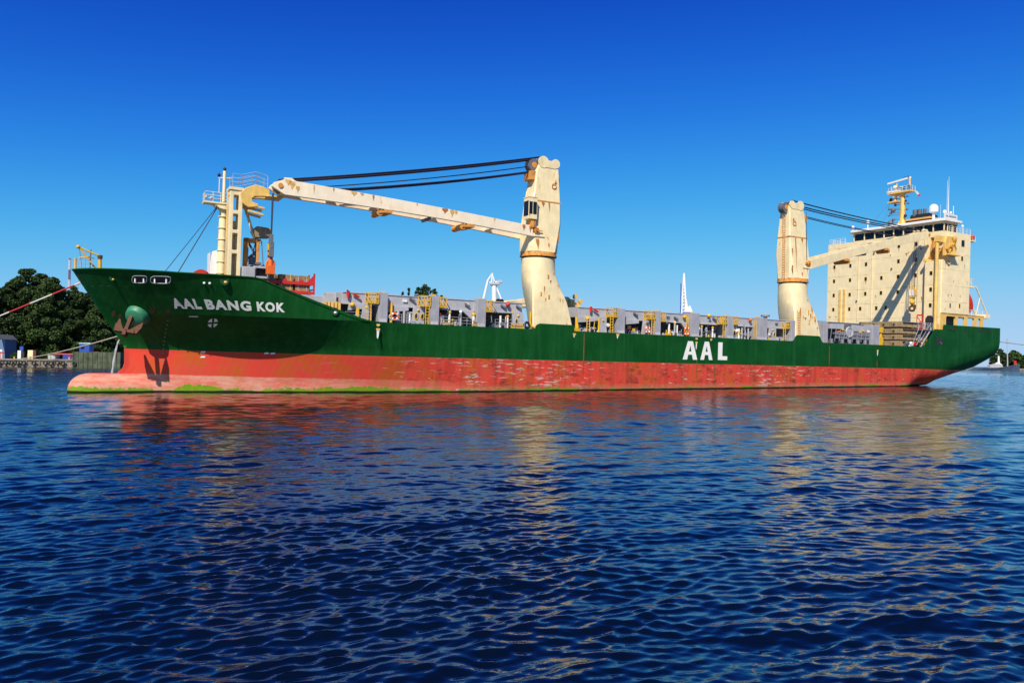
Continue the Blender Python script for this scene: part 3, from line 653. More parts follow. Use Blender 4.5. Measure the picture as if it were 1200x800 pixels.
# green machinery abreast of the hatch, aft of the after crane
random.seed(5)
mb = MB(); mb.box(-28.6, -18.1, -9.6, -8.8, 6.83, 9.6); aft_c = mb.build("hatch_coaming", M_GREYD, ship)
mb = MB(); mb.prism([(-27.7, 9.15), (-24.6, 9.15), (-24.6, 10.0), (-27.7, 9.9)], 1, -11.0, -9.6); mb.build("machinery_housing", M_GREYL, aft_c, bevel=.05)
mb = MB(); mb.prism([(-22.6, 8.95), (-18.6, 8.85), (-18.6, 9.5), (-19.6, 9.85), (-22.6, 9.95)], 1, -11.0, -9.6); mb.build("machinery_housing", M_GREYL, aft_c, bevel=.05)
mb = MB(); mb.prism([(-24.5, 9.35), (-22.7, 9.25), (-22.7, 10.02), (-24.4, 9.8)], 1, -10.9, -9.6); mb.build("tarpaulin", M_GREYD, aft_c)
for z0, z1, x0, x1, y in ((8.25, 8.8, -26.4, -18.4, -11.1), (7.7, 8.1, -26.6, -18.3, -11.0)):
    mb = MB(); mb.box(x0, x1, y, y+.35, z0, z1)
    for i in range(14): q = x0+(x1-x0)*(i+.5)/14; mb.box(q-.05, q+.05, y-.06, y+.02, z0-.05, z1+.05)
    mb.build("pipe_rack", M_GREYM, aft_c)
for q in (-27.6, -25.0, -23.2, -21.2, -19.4):
    mb = MB(); mb.tube([(q, -11.0, 6.85), (q, -11.0, 7.6)], .3, 10); mb.box(q-.45, q+.45, -11.2, -10.6, 6.83, 7.0); mb.build("bollard", M_GREYM, aft_c, auto=40)
mb = MB(); mb.torus((-23.4, -11.05, 8.75), (0, 1, 0), .75, .16, 20, 7); mb.disc((-23.4, -11.0, 8.7), (0, 1, 0), .6, .3, 18); mb.build("gear_wheel", M_GREYL, aft_c, auto=40)
for x, z, m in ((-25.2, 8.95, M_YEL), (-21.0, 8.7, M_YEL), (-20.3, 8.95, M_YEL), (-26.2, 8.6, M_ORANGE), (-20.9, 7.2, M_RUST), (-27.3, 8.3, M_GREYD), (-18.9, 8.9, M_WHITE)):
    mb = MB(); mb.box(x, x+.45, -11.2, -11.0, z, z+.3); mb.build("valve_box", m, aft_c, bevel=.03)
mb = MB()
for x in np.linspace(-28.0, -18.6, 10): mb.tube([(x, -11.15, 7.2), (x+.3, -11.15, 9.2)], .06, 6)
mb.build("pipe_work", M_GREYM, aft_c)
for xx in (-15.6,):
    mb = MB(); mb.box(xx, xx+1.0, -10.9, -10.4, 6.83, 8.3); mb.box(xx+.1, xx+.9, -10.95, -10.5, 9.0, 9.9); mb.tube([(xx+.5, -10.7, 8.3), (xx+.5, -10.7, 9.1)], .2, 8); mb.build("lashing_rack", M_YEL, ship, bevel=.03)

M_STAINJ = plain("pale_rust_stain", (.62, .36, .10), .8, .3, 4)
M_RUSTST = plain("rust_streak", (.40, .155, .035), .85, .45, 5)
# ---- the two deck cranes: pedestal > tower, jib, cab, sheaves, ropes, hook block
def deck_crane(xc, yc, sx, tip, wheel_x, root):
    n = 32; mb = MB()
    rect0 = [(-1.95, -2.4), (4.1, -2.4), (3.4, 2.2), (.3, 2.2)]; rect1 = [(-2.05, -2.3), (2.2, -2.3), (2.0, 2.1), (-1.2, 2.1)]
    zs = [6.85, 8.0, 9.2, 10.4, 11.3, 12.1, 12.8, 13.5, 14.2, 14.8, 15.3, 15.75]; n = 64; q = n//4
    def corner_pts(rc):
        out = []
        for c in range(4):
            A_0, A_1, A_2 = Vector(rc[c-1]), Vector(rc[c]), Vector(rc[(c+1) % 4])
            for k in range(q):
                f = (k+.5)/q; out.append(A_1.lerp(A_0, (.5-f)) if f < .5 else A_1.lerp(A_2, f-.5))
        return out
    circ = [Vector((2.13*math.cos(2*math.pi*(k+.5)/n-math.pi), 2.13*math.sin(2*math.pi*(k+.5)/n-math.pi))) for k in range(n)]
    vs = []
    for z in zs:
        tz = min(1, (z-6.85)/8.45); t_ = 1-(1-tz)**1.25; rc = [Vector(p0).lerp(Vector(p1), t_) for p0, p1 in zip(rect0, rect1)]
        u = min(1, max(0, (z-9.6)/5.6)); sm = u*u*(3-2*u); vs += [(*a_.lerp(b_, sm), z) for a_, b_ in zip(corner_pts(rc), circ)]
    mb.add(vs, [(i*n+k, i*n+(k+1) % n, (i+1)*n+(k+1) % n, (i+1)*n+k) for i in range(len(zs)-1) for k in range(n)])
    global PED_BVH
    PED_BVH = BVHTree.FromPolygons([Vector(v_) for v_ in mb.v], mb.f)
    ped = mb.build("deck_crane", M_CREAM2, ship, auto=35); ped.location = (xc, yc, 0)
    T = lambda x, y, z: (sx*x, y, z)
    def sub(name, mb, mat, **k): return mb.build(name, mat, ped, **k)
    mb = MB(); mb.tube([(0, 0, 15.7), (0, 0, 15.95)], 2.0, 32); sub("slewing_bearing", mb, M_DARK, auto=40)
    mb = MB(); mb.tube([(0, 0, 15.95), (0, 0, 16.05), (0, 0, 16.5)], [2.32, 2.32, 2.2], 32); sub("slewing_collar", mb, M_RUSTY, auto=40)
    # tower: narrows upwards across, leans back a little
    mb = MB()
    def ring(x0, x1, hw, z, c=.35): return [T(*p) for p in ((x0+c, -hw, z), (x1-c, -hw, z), (x1, -hw+c, z), (x1, hw-c, z), (x1-c, hw, z), (x0+c, hw, z), (x0, hw-c, z), (x0, -hw+c, z))]
    R_ = [ring(-2.1, 2.1, 1.95, 16.5, .9), ring(-2.15, 2.05, 1.65, 18.0, .5), ring(-2.35, 1.9, 1.5, 20.2, .25), ring(-2.3, 1.6, 1.22, 23.0, .12), ring(-2.12, 1.15, .95, 26.6, .1), ring(-2.05, .65, .9, 27.6, .1)]
    mb.add([p for r in R_ for p in r], [(i*8+k, i*8+(k+1) % 8, (i+1)*8+(k+1) % 8, (i+1)*8+k) for i in range(len(R_)-1) for k in range(8)]+[tuple(range(40, 48))])
    for y in (-.92, .92):
        for xx, zz, r in ((.2, 27.75, .74), (-1.6, 27.75, .58)):
            mb.disc(T(xx, y, zz), (0, 1, 0), r, .14, 20); 
        mb.beam(T(.2, y, 27.6), T(-1.6, y, 27.55), .13, .9)
    tower = sub("crane_tower", mb, M_CREAM2, auto=35)
    mb = MB(); mb.box(*sorted((T(-2.36, 0, 0)[0], T(1.68, 0, 0)[0])), -1.28, 1.28, 22.75, 22.9); sub("flange_band", mb, M_RUSTY)
    for xx, zz, r in ((wheel_x, 27.3, .75), (-1.75, 27.75, .45), (.25, 27.75, .55)):
        mb = MB(); mb.disc(T(xx, 0, zz), (0, 1, 0), r, .9, 22); 
        for s in (-.47, .47): mb.disc(T(xx, s, zz), (0, 1, 0), r*1.08, .07, 22)
        for s in (-.53, .53): mb.disc(T(xx, s, zz), (0, 1, 0), r*.5, .06, 14, 1)
        sub("sheave", mb, [M_GREYD, M_RUSTY], auto=40)
    mb = MB(); mb.box(*sorted((T(1.0, 0, 0)[0], T(1.95, 0, 0)[0])), -.8, .8, 25.4, 26.5); sub("sheave_bracket", mb, M_RUSTY, bevel=.04)
    for xx, zz, s in ((-1.3, 24.9, .32), (-1.5, 25.5, .1)):
        mb = MB(); mb.torus(T(xx, -1.18, zz), (0, 1, 0), s, .05, 14, 5); sub("lifting_eye", mb, M_RUSTY)
    mb = MB(); mb.ladder(T(-2.3, -.2, 16.6), T(-2.5, -.2, 26.2), (0, 1, 0), .45, .04); sub("ladder", mb, M_RUSTY)
    mb = MB(); mb.disc(T(1.4, -1.72, 19.0), (0, 1, 0), .36, .3, 18); mb.disc(T(1.4, -1.9, 19.0), (0, 1, 0), .16, .15, 12); mb.tube([T(.6, -1.8, 19.0), T(1.4, -1.8, 19.0)], .07, 6); sub("pivot_pin", mb, M_RUSTY, auto=40)
    # slewing cab
    if sx < 0:
        mb = MB(); mb.box(*sorted((T(1.55, 0, 0)[0], T(2.75, 0, 0)[0])), -2.05, -.75, 20.3, 22.9); mb.box(*sorted((T(1.5, 0, 0)[0], T(2.8, 0, 0)[0])), -2.1, -.7, 22.9, 23.0)
        cab = sub("crane_cab", mb, M_CREAM2, bevel=.03)
        for y0, y1, xa, xb in ((-2.075, -2.04, 1.65, 2.15), (-2.075, -2.04, 2.25, 2.7)):
            mb = MB(); mb.box(*sorted((T(xa, 0, 0)[0], T(xb, 0, 0)[0])), y0, y1, 20.9, 22.4); sub("cab_window", mb, M_GLASS)
        mb = MB(); mb.box(*sorted((T(2.74, 0, 0)[0], T(2.775, 0, 0)[0])), -1.95, -.85, 20.7, 22.5); sub("cab_window", mb, M_GLASS)
        mb = MB(); mb.ball(T(1.75, -1.5, 23.3), .26, sc=(.8, .8, 1.2)); sub("signal_lamp", mb, M_WHITE, smooth=True)
        mb = MB(); mb.box(*sorted((T(1.6, 0, 0)[0], T(2.3, 0, 0)[0])), -1.9, -.9, 19.3, 20.3); sub("cab_support", mb, M_RUSTY, bevel=.04)
    # jib: two box beams that close up towards the head
    TX, tz0, tz1 = tip; rz0, rz1 = root
    def prof(t): return (rz0+(tz0-rz0)*t + (.25*math.sin(math.pi*t)), rz1+(tz1-rz1)*t+(.12*math.sin(math.pi*t)))
    mb = MB(); X0 = 1.9; N = 12
    for s in (-1, 1):
        P = []
        for i in range(N+1):
            t = i/N; X = X0+(TX-1.0-X0)*t; hw = 1.75-.75*t; a, c = prof(t)
            P.append([T(X, s*(hw-.45), a), T(X, s*hw, a), T(X, s*hw, c), T(X, s*(hw-.45), c)])
        vs = [p for q_ in P for p in q_]; fs = [(i*4+k, i*4+(k+1) % 4, (i+1)*4+(k+1) % 4, (i+1)*4+k) for i in range(N) for k in range(4)]+[(0, 1, 2, 3), (N*4, N*4+1, N*4+2, N*4+3)]
        mb.add(vs, fs)
        a, c = prof(0); mb.hexa([T(X0, s*1.3, a), T(X0, s*1.75, a), T(X0, s*1.75, a+.28), T(X0, s*1.3, a+.28)], [T(.2, s*1.55, a+.05), T(.2, s*1.75, a+.05), T(.2, s*1.75, a+.17), T(.2, s*1.55, a+.17)])
        for i in range(N+1):                                # weld flange along the lower edge
            pass
        a1, c1 = prof(1)
        mb.hexa([T(TX-1.0, s*.55, a1), T(TX-1.0, s*1.0, a1), T(TX-1.0, s*1.0, c1), T(TX-1.0, s*.55, c1)], [T(TX+.35, s*.55, a1+.75), T(TX+.35, s*.95, a1+.75), T(TX+.1, s*.95, c1-.45), T(TX+.1, s*.55, c1-.45)])
        mb.hexa([T(TX-2.2, s*.5, c1-.12), T(TX-2.2, s*1.0, c1-.12), T(TX-1.0, s*1.0, c1-.02), T(TX-1.0, s*.5, c1-.02)], [T(TX-1.7, s*.5, c1+.22), T(TX-1.7, s*1.0, c1+.22), T(TX-.9, s*1.0, c1+.18), T(TX-.9, s*.5, c1+.18)])
    for i in (2, 5, 8, 10, 12):
        t = i/N; X = X0+(TX-1.0-X0)*t; hw = 1.75-.75*t; a, c = prof(t); mb.box(*sorted((T(X-.25, 0, 0)[0], T(X+.25, 0, 0)[0])), -hw+.3, hw-.3, a+.15, c-.3)
    jib = sub("jib", mb, M_JIB if sx < 0 else M_CREAM2, bevel=.03)
    for t in (.28, .62):
        X = X0+(TX-1.0-X0)*t; a, c = prof(t); hw = 1.75-.75*t; mb = MB()
        mb.box(*sorted((T(X-.45, 0, 0)[0], T(X+.5, 0, 0)[0])), -hw-.05, hw+.05, a-.35, a+.02); mb.disc(T(X+.9, 0, a-.35), (0, 1, 0), .36, 2*hw-.5, 14); mb.beam(T(X+.2, 0, a-.1), T(X+1.1, 0, a-.3), 2*hw-.3, .3)
        sub("jib_sheave_block", mb, M_RUSTY, auto=40)
    mb = MB(); a, c = prof(.45); X = X0+(TX-1.0-X0)*.45; mb.prism([(T(X-.2, 0, 0)[0], a), (T(X+.2, 0, 0)[0], a), (T(X, 0, 0)[0], a-.35)], 1, -1.2, 1.2); sub("rope_guide", mb, M_GREYD)
    a, c = prof(1)
    mb = MB(); mb.disc(T(TX-.6, 0, (a+c)/2+.1), (0, 1, 0), .62, 1.0, 20); sub("head_sheave", mb, M_GREYD, auto=40)
    mb = MB(); mb.disc(T(TX-.55, -1.02, (a+c)/2+.1), (0, 1, 0), .26, .12, 14); sub("head_pin", mb, M_RUSTY)
    # luffing ropes
    mb = MB(); a, c = prof(1); 
    p81, p78 = prof(.81)[1], prof(.78)[1]
    if sx < 0: LN = ((.3, 28.5, TX-.5, c+.02, (-.4, -.15, .15, .4)), (wheel_x, 28.05, TX-1.4, c, (-.42, -.2, .2, .42)), (1.2, 27.3, TX-4.6, prof(.87)[1], (.1,)), (wheel_x, 26.6, TX-6.3, p81+.02, (-.35, -.1, .2)), (wheel_x, 26.5, TX-6.9, p78+.02, (-.2, .3)))
    else: LN = ((-.9, 28.55, TX-1.0, c+.15, (-.35, -.15)), (.3, 28.0, TX-2.6, c-.05, (-.1, .1)), (.6, 27.55, TX-4.0, c-.4, (-.45, -.3)), (.8, 26.7, TX-6.5, p81+.02, (.3,)), (.8, 26.3, TX-8.0, p78, (-.3,)))
    for hx, hz, tx, tz, yy in LN:
        for y in yy:
            p0 = Vector(T(hx, y, hz)); p1 = Vector(T(tx, y*.9, tz))
            mb.tube([p0.lerp(p1, u)-Vector((0, 0, .25*4*u*(1-u))) for u in np.linspace(0, 1, 9)], .062, 6)
    sub("luffing_ropes", mb, M_ROPE)
    return ped, prof, T
c1, prof1, T1 = deck_crane(-80.4, -9.2, -1, (32.6, 19.75, 21.35), 1.25, (18.25, 19.5))
c2, prof2, T2 = deck_crane(-34.5, -9.2, 1, (33.2, 25.75, 27.2), -2.35, (18.1, 19.55))
# hoist ropes and hook blocks
mb = MB()
for y in (-.3, -.1, .1, .3): mb.tube([(-32.6, y, 19.9), (-32.62, y*.6, 15.2)], .05, 6)
mb.build("hoist_ropes", M_ROPE, c1)
mb = MB(); mb.box(-32.85, -32.38, -.45, .45, 13.2, 14.8); mb.box(-32.8, -32.45, -.3, .3, 14.8, 15.6); mb.disc((-32.62, 0, 14.2), (1, 0, 0), .48, .3, 16); hb1 = mb.build("hook_block", M_GREYD, c1, bevel=.04)
mb = MB(); mb.box(-32.95, -32.86, -.3, .3, 13.9, 14.6); mb.box(-32.95, -32.86, -.2, .2, 13.4, 13.7); mb.build("warning_plate", M_YEL, c1)
mb = MB(); mb.box(-33.0, -32.2, -.4, .4, 11.4, 12.3); mb.tube([(-32.6, 0, 12.3), (-32.6, 0, 13.2)], [.3, .22], 10); mb.torus((-32.6, 0, 12.5), (0, 1, 0), .4, .12, 14, 6); mb.build("hook", M_ORANGE, c1, bevel=.04)
mb = MB(); hx = 32.6; hy = 1.0
for y in (.7, .9, 1.15, 1.35): mb.tube([(31.4, y*.6, 25.9), (31.4, y, 17.6)], .035, 6)
for y in (-.2, -.6): mb.tube([(30.2, y, 25.5), (30.2, y, 13.5)], .025, 5)
mb.build("hoist_ropes", M_ROPE, c2)
mb = MB(); mb.box(31.1, 31.7, .45, 1.55, 15.6, 17.1); mb.box(31.15, 31.65, .75, 1.25, 17.1, 17.8); mb.prism([(.35, 17.0), (.35, 16.0), (.75, 15.3), (1.25, 15.3), (1.65, 16.0), (1.65, 17.0)], 0, 31.2, 31.6); mb.build("hook_block", M_YCR, c2, bevel=.05)
mb = MB(); mb.box(31.03, 31.09, .55, .88, 15.9, 16.95); mb.box(31.03, 31.09, 1.12, 1.45, 15.9, 16.95); mb.build("warning_plate", M_WHITE, c2)
mb = MB(); mb.ball((31.4, 1.0, 14.75), .42); mb.tube([(31.4, 1.0, 15.4), (31.4, 1.0, 14.3)], .22, 10); mb.build("swivel", M_YEL, c2, smooth=True)
mb = MB(); mb.torus((31.4, 1.0, 13.7), (1, .2, 0), .42, .17, 18, 8); mb.tube([(31.4, 1.0, 14.6), (31.4, 1.0, 14.0)], .2, 8); mb.ball((31.4, 1.0, 13.3), .5, sc=(.7, 1, .4)); mb.build("hook", M_RUST, c2, smooth=True)
for cr, lst in ((c1, ((-.6, 22.7, 1.2, .12), (.3, 22.7, .7, .2), (1.3, 22.7, .9, .14), (-1.9, 19.0, 1.6, .1), (1.2, 18.0, 1.4, .22), (-.4, 17.6, .8, .1), (1.9, 20.2, 1.4, .12))), (c2, ((-1.1, 22.7, 5.6, .11), (.4, 22.7, .8, .2), (1.2, 19.0, 2.1, .15), (-2.0, 18.4, 1.2, .15), (-1.9, 21.0, 1.4, .12), (0, 17.4, .7, .16)))):
    sg_ = -1 if cr is c1 else 1
    def tf(u, v, sg_=sg_): return Vector((sg_*u, -float(np.interp(v, [16.5, 18, 20.2, 23, 26.6], [1.95, 1.65, 1.5, 1.22, .95]))-.012, v))
    for u, v, ln, w_ in lst: 
        pl = [(u-w_, v), (u-w_*1.2, v-ln*.3), (u-w_*.4, v-ln*.7), (u, v-ln), (u+w_*.3, v-ln*.6), (u+w_*.9, v-ln*.35), (u+w_, v)]; poly_letters([pl], "rust_run", tf, M_RUSTST, cr, .6)
def on_ped(q, z):
    h_ = PED_BVH.ray_cast(Vector((q, -9, z)), Vector((0, 1, 0)))[0]; return (h_ if h_ else Vector((q, -2.0, z)))+Vector((0, -.015, 0))
def on_jib(u, v):
    t_ = (u-1.9)/(32.6-1.0-1.9); return Vector((-u, -(1.75-.75*t_)-.014, v))
for u, dv, ln, w_ in ((30.9, .1, .9, .28), (30.3, .5, .7, .2), (31.3, .0, .6, .3), (28.6, .1, 1.0, .08), (24.3, .02, .5, .3), (23.4, .02, .35, .2), (22.1, .02, .7, .1), (13.6, .02, .6, .35), (12.7, .02, .9, .25), (12.2, .02, .5, .2), (7.2, .02, .4, .1), (3.2, .05, .8, .2), (2.3, .05, .9, .15), (26.5, .02, .5, .06), (17.0, .02, .4, .07)):
    v = prof1((u-1.9)/29.7)[1]-dv; pl = [(u-w_, v), (u-w_*1.2, v-ln*.3), (u-w_*.4, v-ln*.7), (u, v-ln), (u+w_*.3, v-ln*.6), (u+w_*.9, v-ln*.35), (u+w_, v)]
    poly_letters([pl], "rust_run", on_jib, M_RUSTST if random.random() < .5 else M_STAINJ, c1, 3)
for cr, lst in ((c1, ((.6, 13.0, .5, .12), (-.3, 12.2, 1.0, .08), (1.9, 12.6, .6, .07), (1.2, 14.0, .4, .1), (2.4, 10.8, .8, .05))), (c2, ((2.0, 12.0, 1.0, .14), (2.5, 10.4, .9, .13), (3.0, 9.2, .5, .1), (1.5, 11.2, 1.3, .12), (.3, 10.6, .5, .2), (-.7, 12.0, 2.8, .09), (1.1, 13.4, .4, .15)))):
    for u, v, ln, w_ in lst:
        pl = [(u-w_, v), (u-w_*1.2, v-ln*.3), (u-w_*.4, v-ln*.7), (u, v-ln), (u+w_*.3, v-ln*.6), (u+w_*.9, v-ln*.35), (u+w_, v)]
        if all(PED_BVH.ray_cast(Vector((a_, -9, b_)), Vector((0, 1, 0)))[0] for a_, b_ in pl): poly_letters([pl], "rust_run", on_ped, M_RUSTST, cr, .3)
# details on the after crane pedestal
mb = MB(); mb.ladder(tuple(on_ped(-1.2, 7.9)+Vector((0, -.12, 0))), tuple(on_ped(-1.2, 11.6)+Vector((0, -.12, 0))), (1, 0, 0), .45, .05); mb.build("ladder", M_RUSTY, c2)
for x, z in ((.9, 11.4), (1.7, 12.0), (2.3, 10.5), (1.0, 9.9)):
    mb = MB(); yy = on_ped(x+.08, z)[1]; mb.box(x, x+.16, yy-.08, yy+.2, z-.35, z+.35); mb.build("lifting_lug", M_RUSTY, c2, bevel=.02)
for x, z in ((-.9, 11.4), (.2, 11.1), (.1, 13.6)):
    mb = MB(); yy = on_ped(x+.09, z)[1]; mb.box(x, x+.18, yy-.08, yy+.2, z-.4, z+.1); mb.build("lifting_lug", M_RUSTY, c1, bevel=.02)
mb = MB(); mb.tube([(.9, -1.45, 26.8), (1.0, -1.75, 19.3)], .035, 6); mb.build("tugger_rope", M_ROPE, c2)

# ---- crane parts stowed on deck behind the forward crane
mb = MB(); mb.prism([(-81.0, 10.2), (-80.2, 10.9), (-76.5, 11.5), (-70.5, 12.0), (-69.2, 11.2), (-69.2, 10.2)], 1, -1.2, 1.2); mb.box(-80, -68, -2.4, -1.3, 10.1, 10.5); aux = mb.build("stowed_jib", M_CREAM2, ship, bevel=.05)
mb = MB(); mb.beam((-77.8, -1.6, 11.9), (-72.0, -1.6, 12.4), .5, .55); mb.disc((-77.4, -1.6, 12.0), (0, 1, 0), .5, .6, 14); mb.build("stowed_cylinder", M_YEL, aux)
mb = MB(); mb.box(-70.6, -69.9, -2.0, -1.0, 10.6, 11.6); mb.box(-70.2, -69.0, -2.1, -1.1, 10.6, 11.2); mb.disc((-69.9, -2.1, 12.0), (0, 1, 0), .34, .4, 12); mb.disc((-69.0, -2.1, 11.4), (0, 1, 0), .3, .4, 12); mb.build("winch_drum", M_YCR, aux, auto=40)
for x in (-81.8, -81.3): 
    mb = MB(); mb.ball((x, -1.5, 10.7), .35); mb.build("lamp", M_ORANGE, aux, smooth=True)

# ---- deckhouse
mb = MB()
mb.box(0, 8.2, -8.9, 12.0, 6.9, 26.4)                      # main block
mb.box(0, 8.2, -11.55, -8.9, 13.05, 22.3); mb.box(1.6, 8.2, -11.55, -8.9, 22.3, 26.4)   # port block with the notch for the jib head
mb.box(-1.05, 0, -11.4, -9.05, 11.0, 22.0)                 # jib rest column in front
mb.box(0.02, .16, -8.6, 12.0, 26.4, 27.2); mb.box(1.6, 8.2, -11.55, -11.4, 26.4, 27.35); mb.box(.16, 8.2, 11.86, 12.0, 26.4, 27.2)
house = mb.build("deckhouse", M_CREAM, ship)
def win(x, y, z, w_, h_, face, par):
    mb = MB()
    if face == 0: mb.box(x-.03, x+.02, y-w_/2-.07, y+w_/2+.07, z-h_/2-.07, z+h_/2+.07)
    else: mb.box(x-w_/2-.07, x+w_/2+.07, y-.03, y+.02, z-h_/2-.07, z+h_/2+.07)
    f = mb.build("window", M_YCR, par, bevel=.02); mb = MB()
    if face == 0: mb.box(x-.045, x-.025, y-w_/2, y+w_/2, z-h_/2, z+h_/2)
    else: mb.box(x-w_/2, x+w_/2, y-.045, y-.025, z-h_/2, z+h_/2)
    mb.build("pane", M_GLASS, f, bevel=.008)
for z, ys in ((25.45, (-3.29, -6.66)), (22.65, (10.44, 6.8, 3.38, -3.29, -6.66)), (19.84, (10.44, 6.8, 3.38, .08, -3.29, -6.66)), (17.03, (10.44, 6.8, 3.38, .08, -3.29, -6.66)), (14.22, (10.44, 6.8, 4.4, .98, -.96, -6.66))):
    for y in ys: win(0, y, z, .46, .66, 0, house)
for z in (19.9, 17.05, 14.3): win(-1.05, -10.22, z, .46, .66, 0, house)
win(5.86, -11.55, 25.6, .9, 1.1, 1, house); win(5.7, -11.55, 22.9, .5, .75, 1, house); win(2.5, -11.55, 14.4, .34, .72, 1, house); win(5.3, -11.55, 14.5, .34, .72, 1, house)
random.seed(31)
def rust_streak(par, f, u, v, ln, w_):
    pl = [(u-w_, v), (u-w_*1.2, v-ln*.3), (u-w_*.4, v-ln*.7), (u, v-ln), (u+w_*.3, v-ln*.6), (u+w_*.9, v-ln*.35), (u+w_, v)]
    poly_letters([pl], "rust_run", f, M_STAIN2 if random.random() < .6 else M_STAIN3, par, 3)
M_STAIN2 = plain("thin_rust_stain", (.52, .33, .12), .8, .35, 4); M_STAIN3 = plain("rust_stain", (.36, .14, .035), .85, .4, 5)
front = lambda u, v: Vector((-.012, u, v))
for u, v, ln, w_ in ((-3.3, 25.05, .7, .1), (10.4, 22.25, .8, .09), (-6.7, 22.2, 1.1, .08), (3.4, 19.4, .6, .08), (9.3, 26.2, .4, .25), (7.9, 26.1, .5, .2), (6.8, 26.3, .4, .15), (-4.8, 24.0, .5, .2), (-8.3, 18.5, 1.6, .06), (-7.9, 16.0, 1.2, .07), (1.2, 16.6, .5, .08), (11.3, 12.9, .4, .3), (9.8, 12.9, .3, .25), (-5.2, 24.2, .4, .15), (5.9, 20.9, .5, .06), (-1.6, 24.0, .35, .12)): rust_streak(house, front, u, v, ln, w_)
pside = lambda u, v: Vector((u, -11.565, v))
for u, v, ln, w_ in ((.9, 22.0, 1.2, .09), (1.9, 16.4, .7, .16), (2.8, 16.4, .5, .12), (4.6, 21.9, .6, .1), (6.6, 21.9, .8, .1), (7.6, 19.0, .9, .08), (3.4, 18.9, .6, .1), (5.5, 16.3, .4, .1), (1.1, 13.9, .5, .12)): rust_streak(house, pside, u, v, ln, w_)
for px_ in ((-.16, 4.9), (-.12, -8.4), (-.12, 2.0)):
    mb = MB(); mb.tube([(px_[0], px_[1], 12), (px_[0], px_[1], 26.3)], .05, 6); mb.build("pipe", M_CREAM, house)
for y, z in ((9.5, 24.3), (1.7, 24.5), (-2.0, 21.3), (5.2, 15.6), (-7.6, 24.4)):
    mb = MB(); mb.box(-.25, 0, y-.12, y+.12, z, z+.25); mb.build("wall_lamp", M_GREYD, house, bevel=.03)
for y in (8.95, 7.95):
    mb = MB(); mb.box(-.16, -.01, y-.22, y+.22, 10.5, 18.1)
    for k in range(6): mb.box(-.19, -.15, y-.28, y+.28, 11.2+k*1.2, 11.3+k*1.2)
    mb.build("cable_trunk", M_YCR, house)
mb = MB(); mb.box(-.05, 0, 9.0, 11.3, 10.2, 11.2); mb.build("window", M_GREYD, house, bevel=.02)
mb = MB(); mb.box(-.07, -.05, 9.2, 10.4, 10.4, 11.0); mb.build("pane", M_GLASS, house)
# jib rest at the port corner
mb = MB(); mb.tube([(-1.35, -11.35, 7.0), (-1.35, -11.35, 26.2)], .3, 10); mb.tube([(-1.2, -11.3, 22.2), (.3, -9.3, 22.2)], .2, 8)
mb.box(-1.7, .3, -11.75, -11.0, 25.2, 26.3); mb.prism([(-.1, 22.9), (3.2, 23.0), (3.2, 23.3), (2.9, 25.0), (3.1, 26.5), (.2, 26.3), (-.1, 25.2)], 1, -12.1, -11.56)
mb.box(0, 3.4, -12.6, -11.56, 23.0, 23.2); mb.box(-1.5, 1.6, -9.3, -8.95, 22.0, 22.5)
rest2 = mb.build("jib_rest", M_YCR, ship, bevel=.04)
for a in ((.2, -12.3, 24.0), (1.3, -12.3, 24.6), (2.4, -12.2, 25.8)):
    mb = MB(); mb.disc(a, (0, 1, 0), .32, .4, 14); mb.build("roller", M_RUSTY, rest2, auto=40)
mb = MB(); mb.beam((.6, -12.2, 23.2), (2.8, -12.2, 26.0), .2, .2); mb.beam((1.6, -12.2, 26.2), (2.9, -12.2, 24.2), .2, .2); mb.build("brace", M_YEL, rest2)
mb = MB(); mb.torus((1.6, -11.7, 21.9), (0, 1, 0), .34, .1, 16, 6); mb.build("lifebuoy_bracket", M_YCR, house)
mb = MB()
for k in range(6): mb.disc((.3, -9.3-.3*k, 23.0+.5*(k % 3)), (1, .3, 0), .35, .5, 12); mb.tube([(.2, -9.2-.28*k, 22.4), (.4, -9.4-.2*k, 25.8)], .1, 6)
mb.build("rope_gear", M_RUSTY, rest2, auto=40)
# open arcade of the poop under the house, with the boat deck above it
mb = MB()
mb.box(.45, 12.95, -11.5, -11.2, 12.55, 13.04); mb.box(.2, 12.95, -11.5, 11.5, 12.75, 13.0)
for x0, x1 in ((.45, 1.55), (4.35, 5.1), (7.05, 7.95), (10.05, 10.85), (12.05, 12.95)):
    mb.box(x0, x1, -11.49, -11.15, 9.9, 12.56)
    for s, xx in ((-1, x0), (1, x1)): mb.prism([(xx-s*.02, 12.56), (xx+s*.35, 12.56), (xx+s*.1, 12.4), (xx-s*.02, 12.15)], 1, -11.48, -11.17)
mb.box(-.2, .45, -11.5, -11.2, 10.0, 13.0)
arc = mb.build("poop_arcade", M_YCR, ship)
mb = MB(); mb.box(.6, 7.9, -9.4, 11.0, 9.9, 12.75); mb.build("arcade_dark_wall", M_GREYD, ship)  # dark inner wall added so the arcade openings look shaded
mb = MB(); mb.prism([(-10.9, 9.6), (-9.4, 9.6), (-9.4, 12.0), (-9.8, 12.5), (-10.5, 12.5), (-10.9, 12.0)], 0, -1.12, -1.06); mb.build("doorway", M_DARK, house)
mb = MB(); mb.box(-1.0, 0, -11.4, -9.05, 9.5, 11.0); mb.build("door_recess", M_YCR, house)
mb = MB(); mb.beam((-1.2, -8.95, 9.6), (-1.2, -8.95, 12.6), .1, .1); mb.beam((-1.2, -7.9, 9.6), (-1.2, -7.9, 12.6), .1, .1); mb.beam((-1.2, -8.95, 12.6), (-1.2, -7.9, 12.6), .1, .25); mb.beam((-1.2, -8.95, 11.0), (-1.2, -7.9, 12.4), .1, .1); mb.box(-1.1, -.6, -8.9, -8.0, 9.7, 11.4); mb.build("fire_station", M_RED, house)
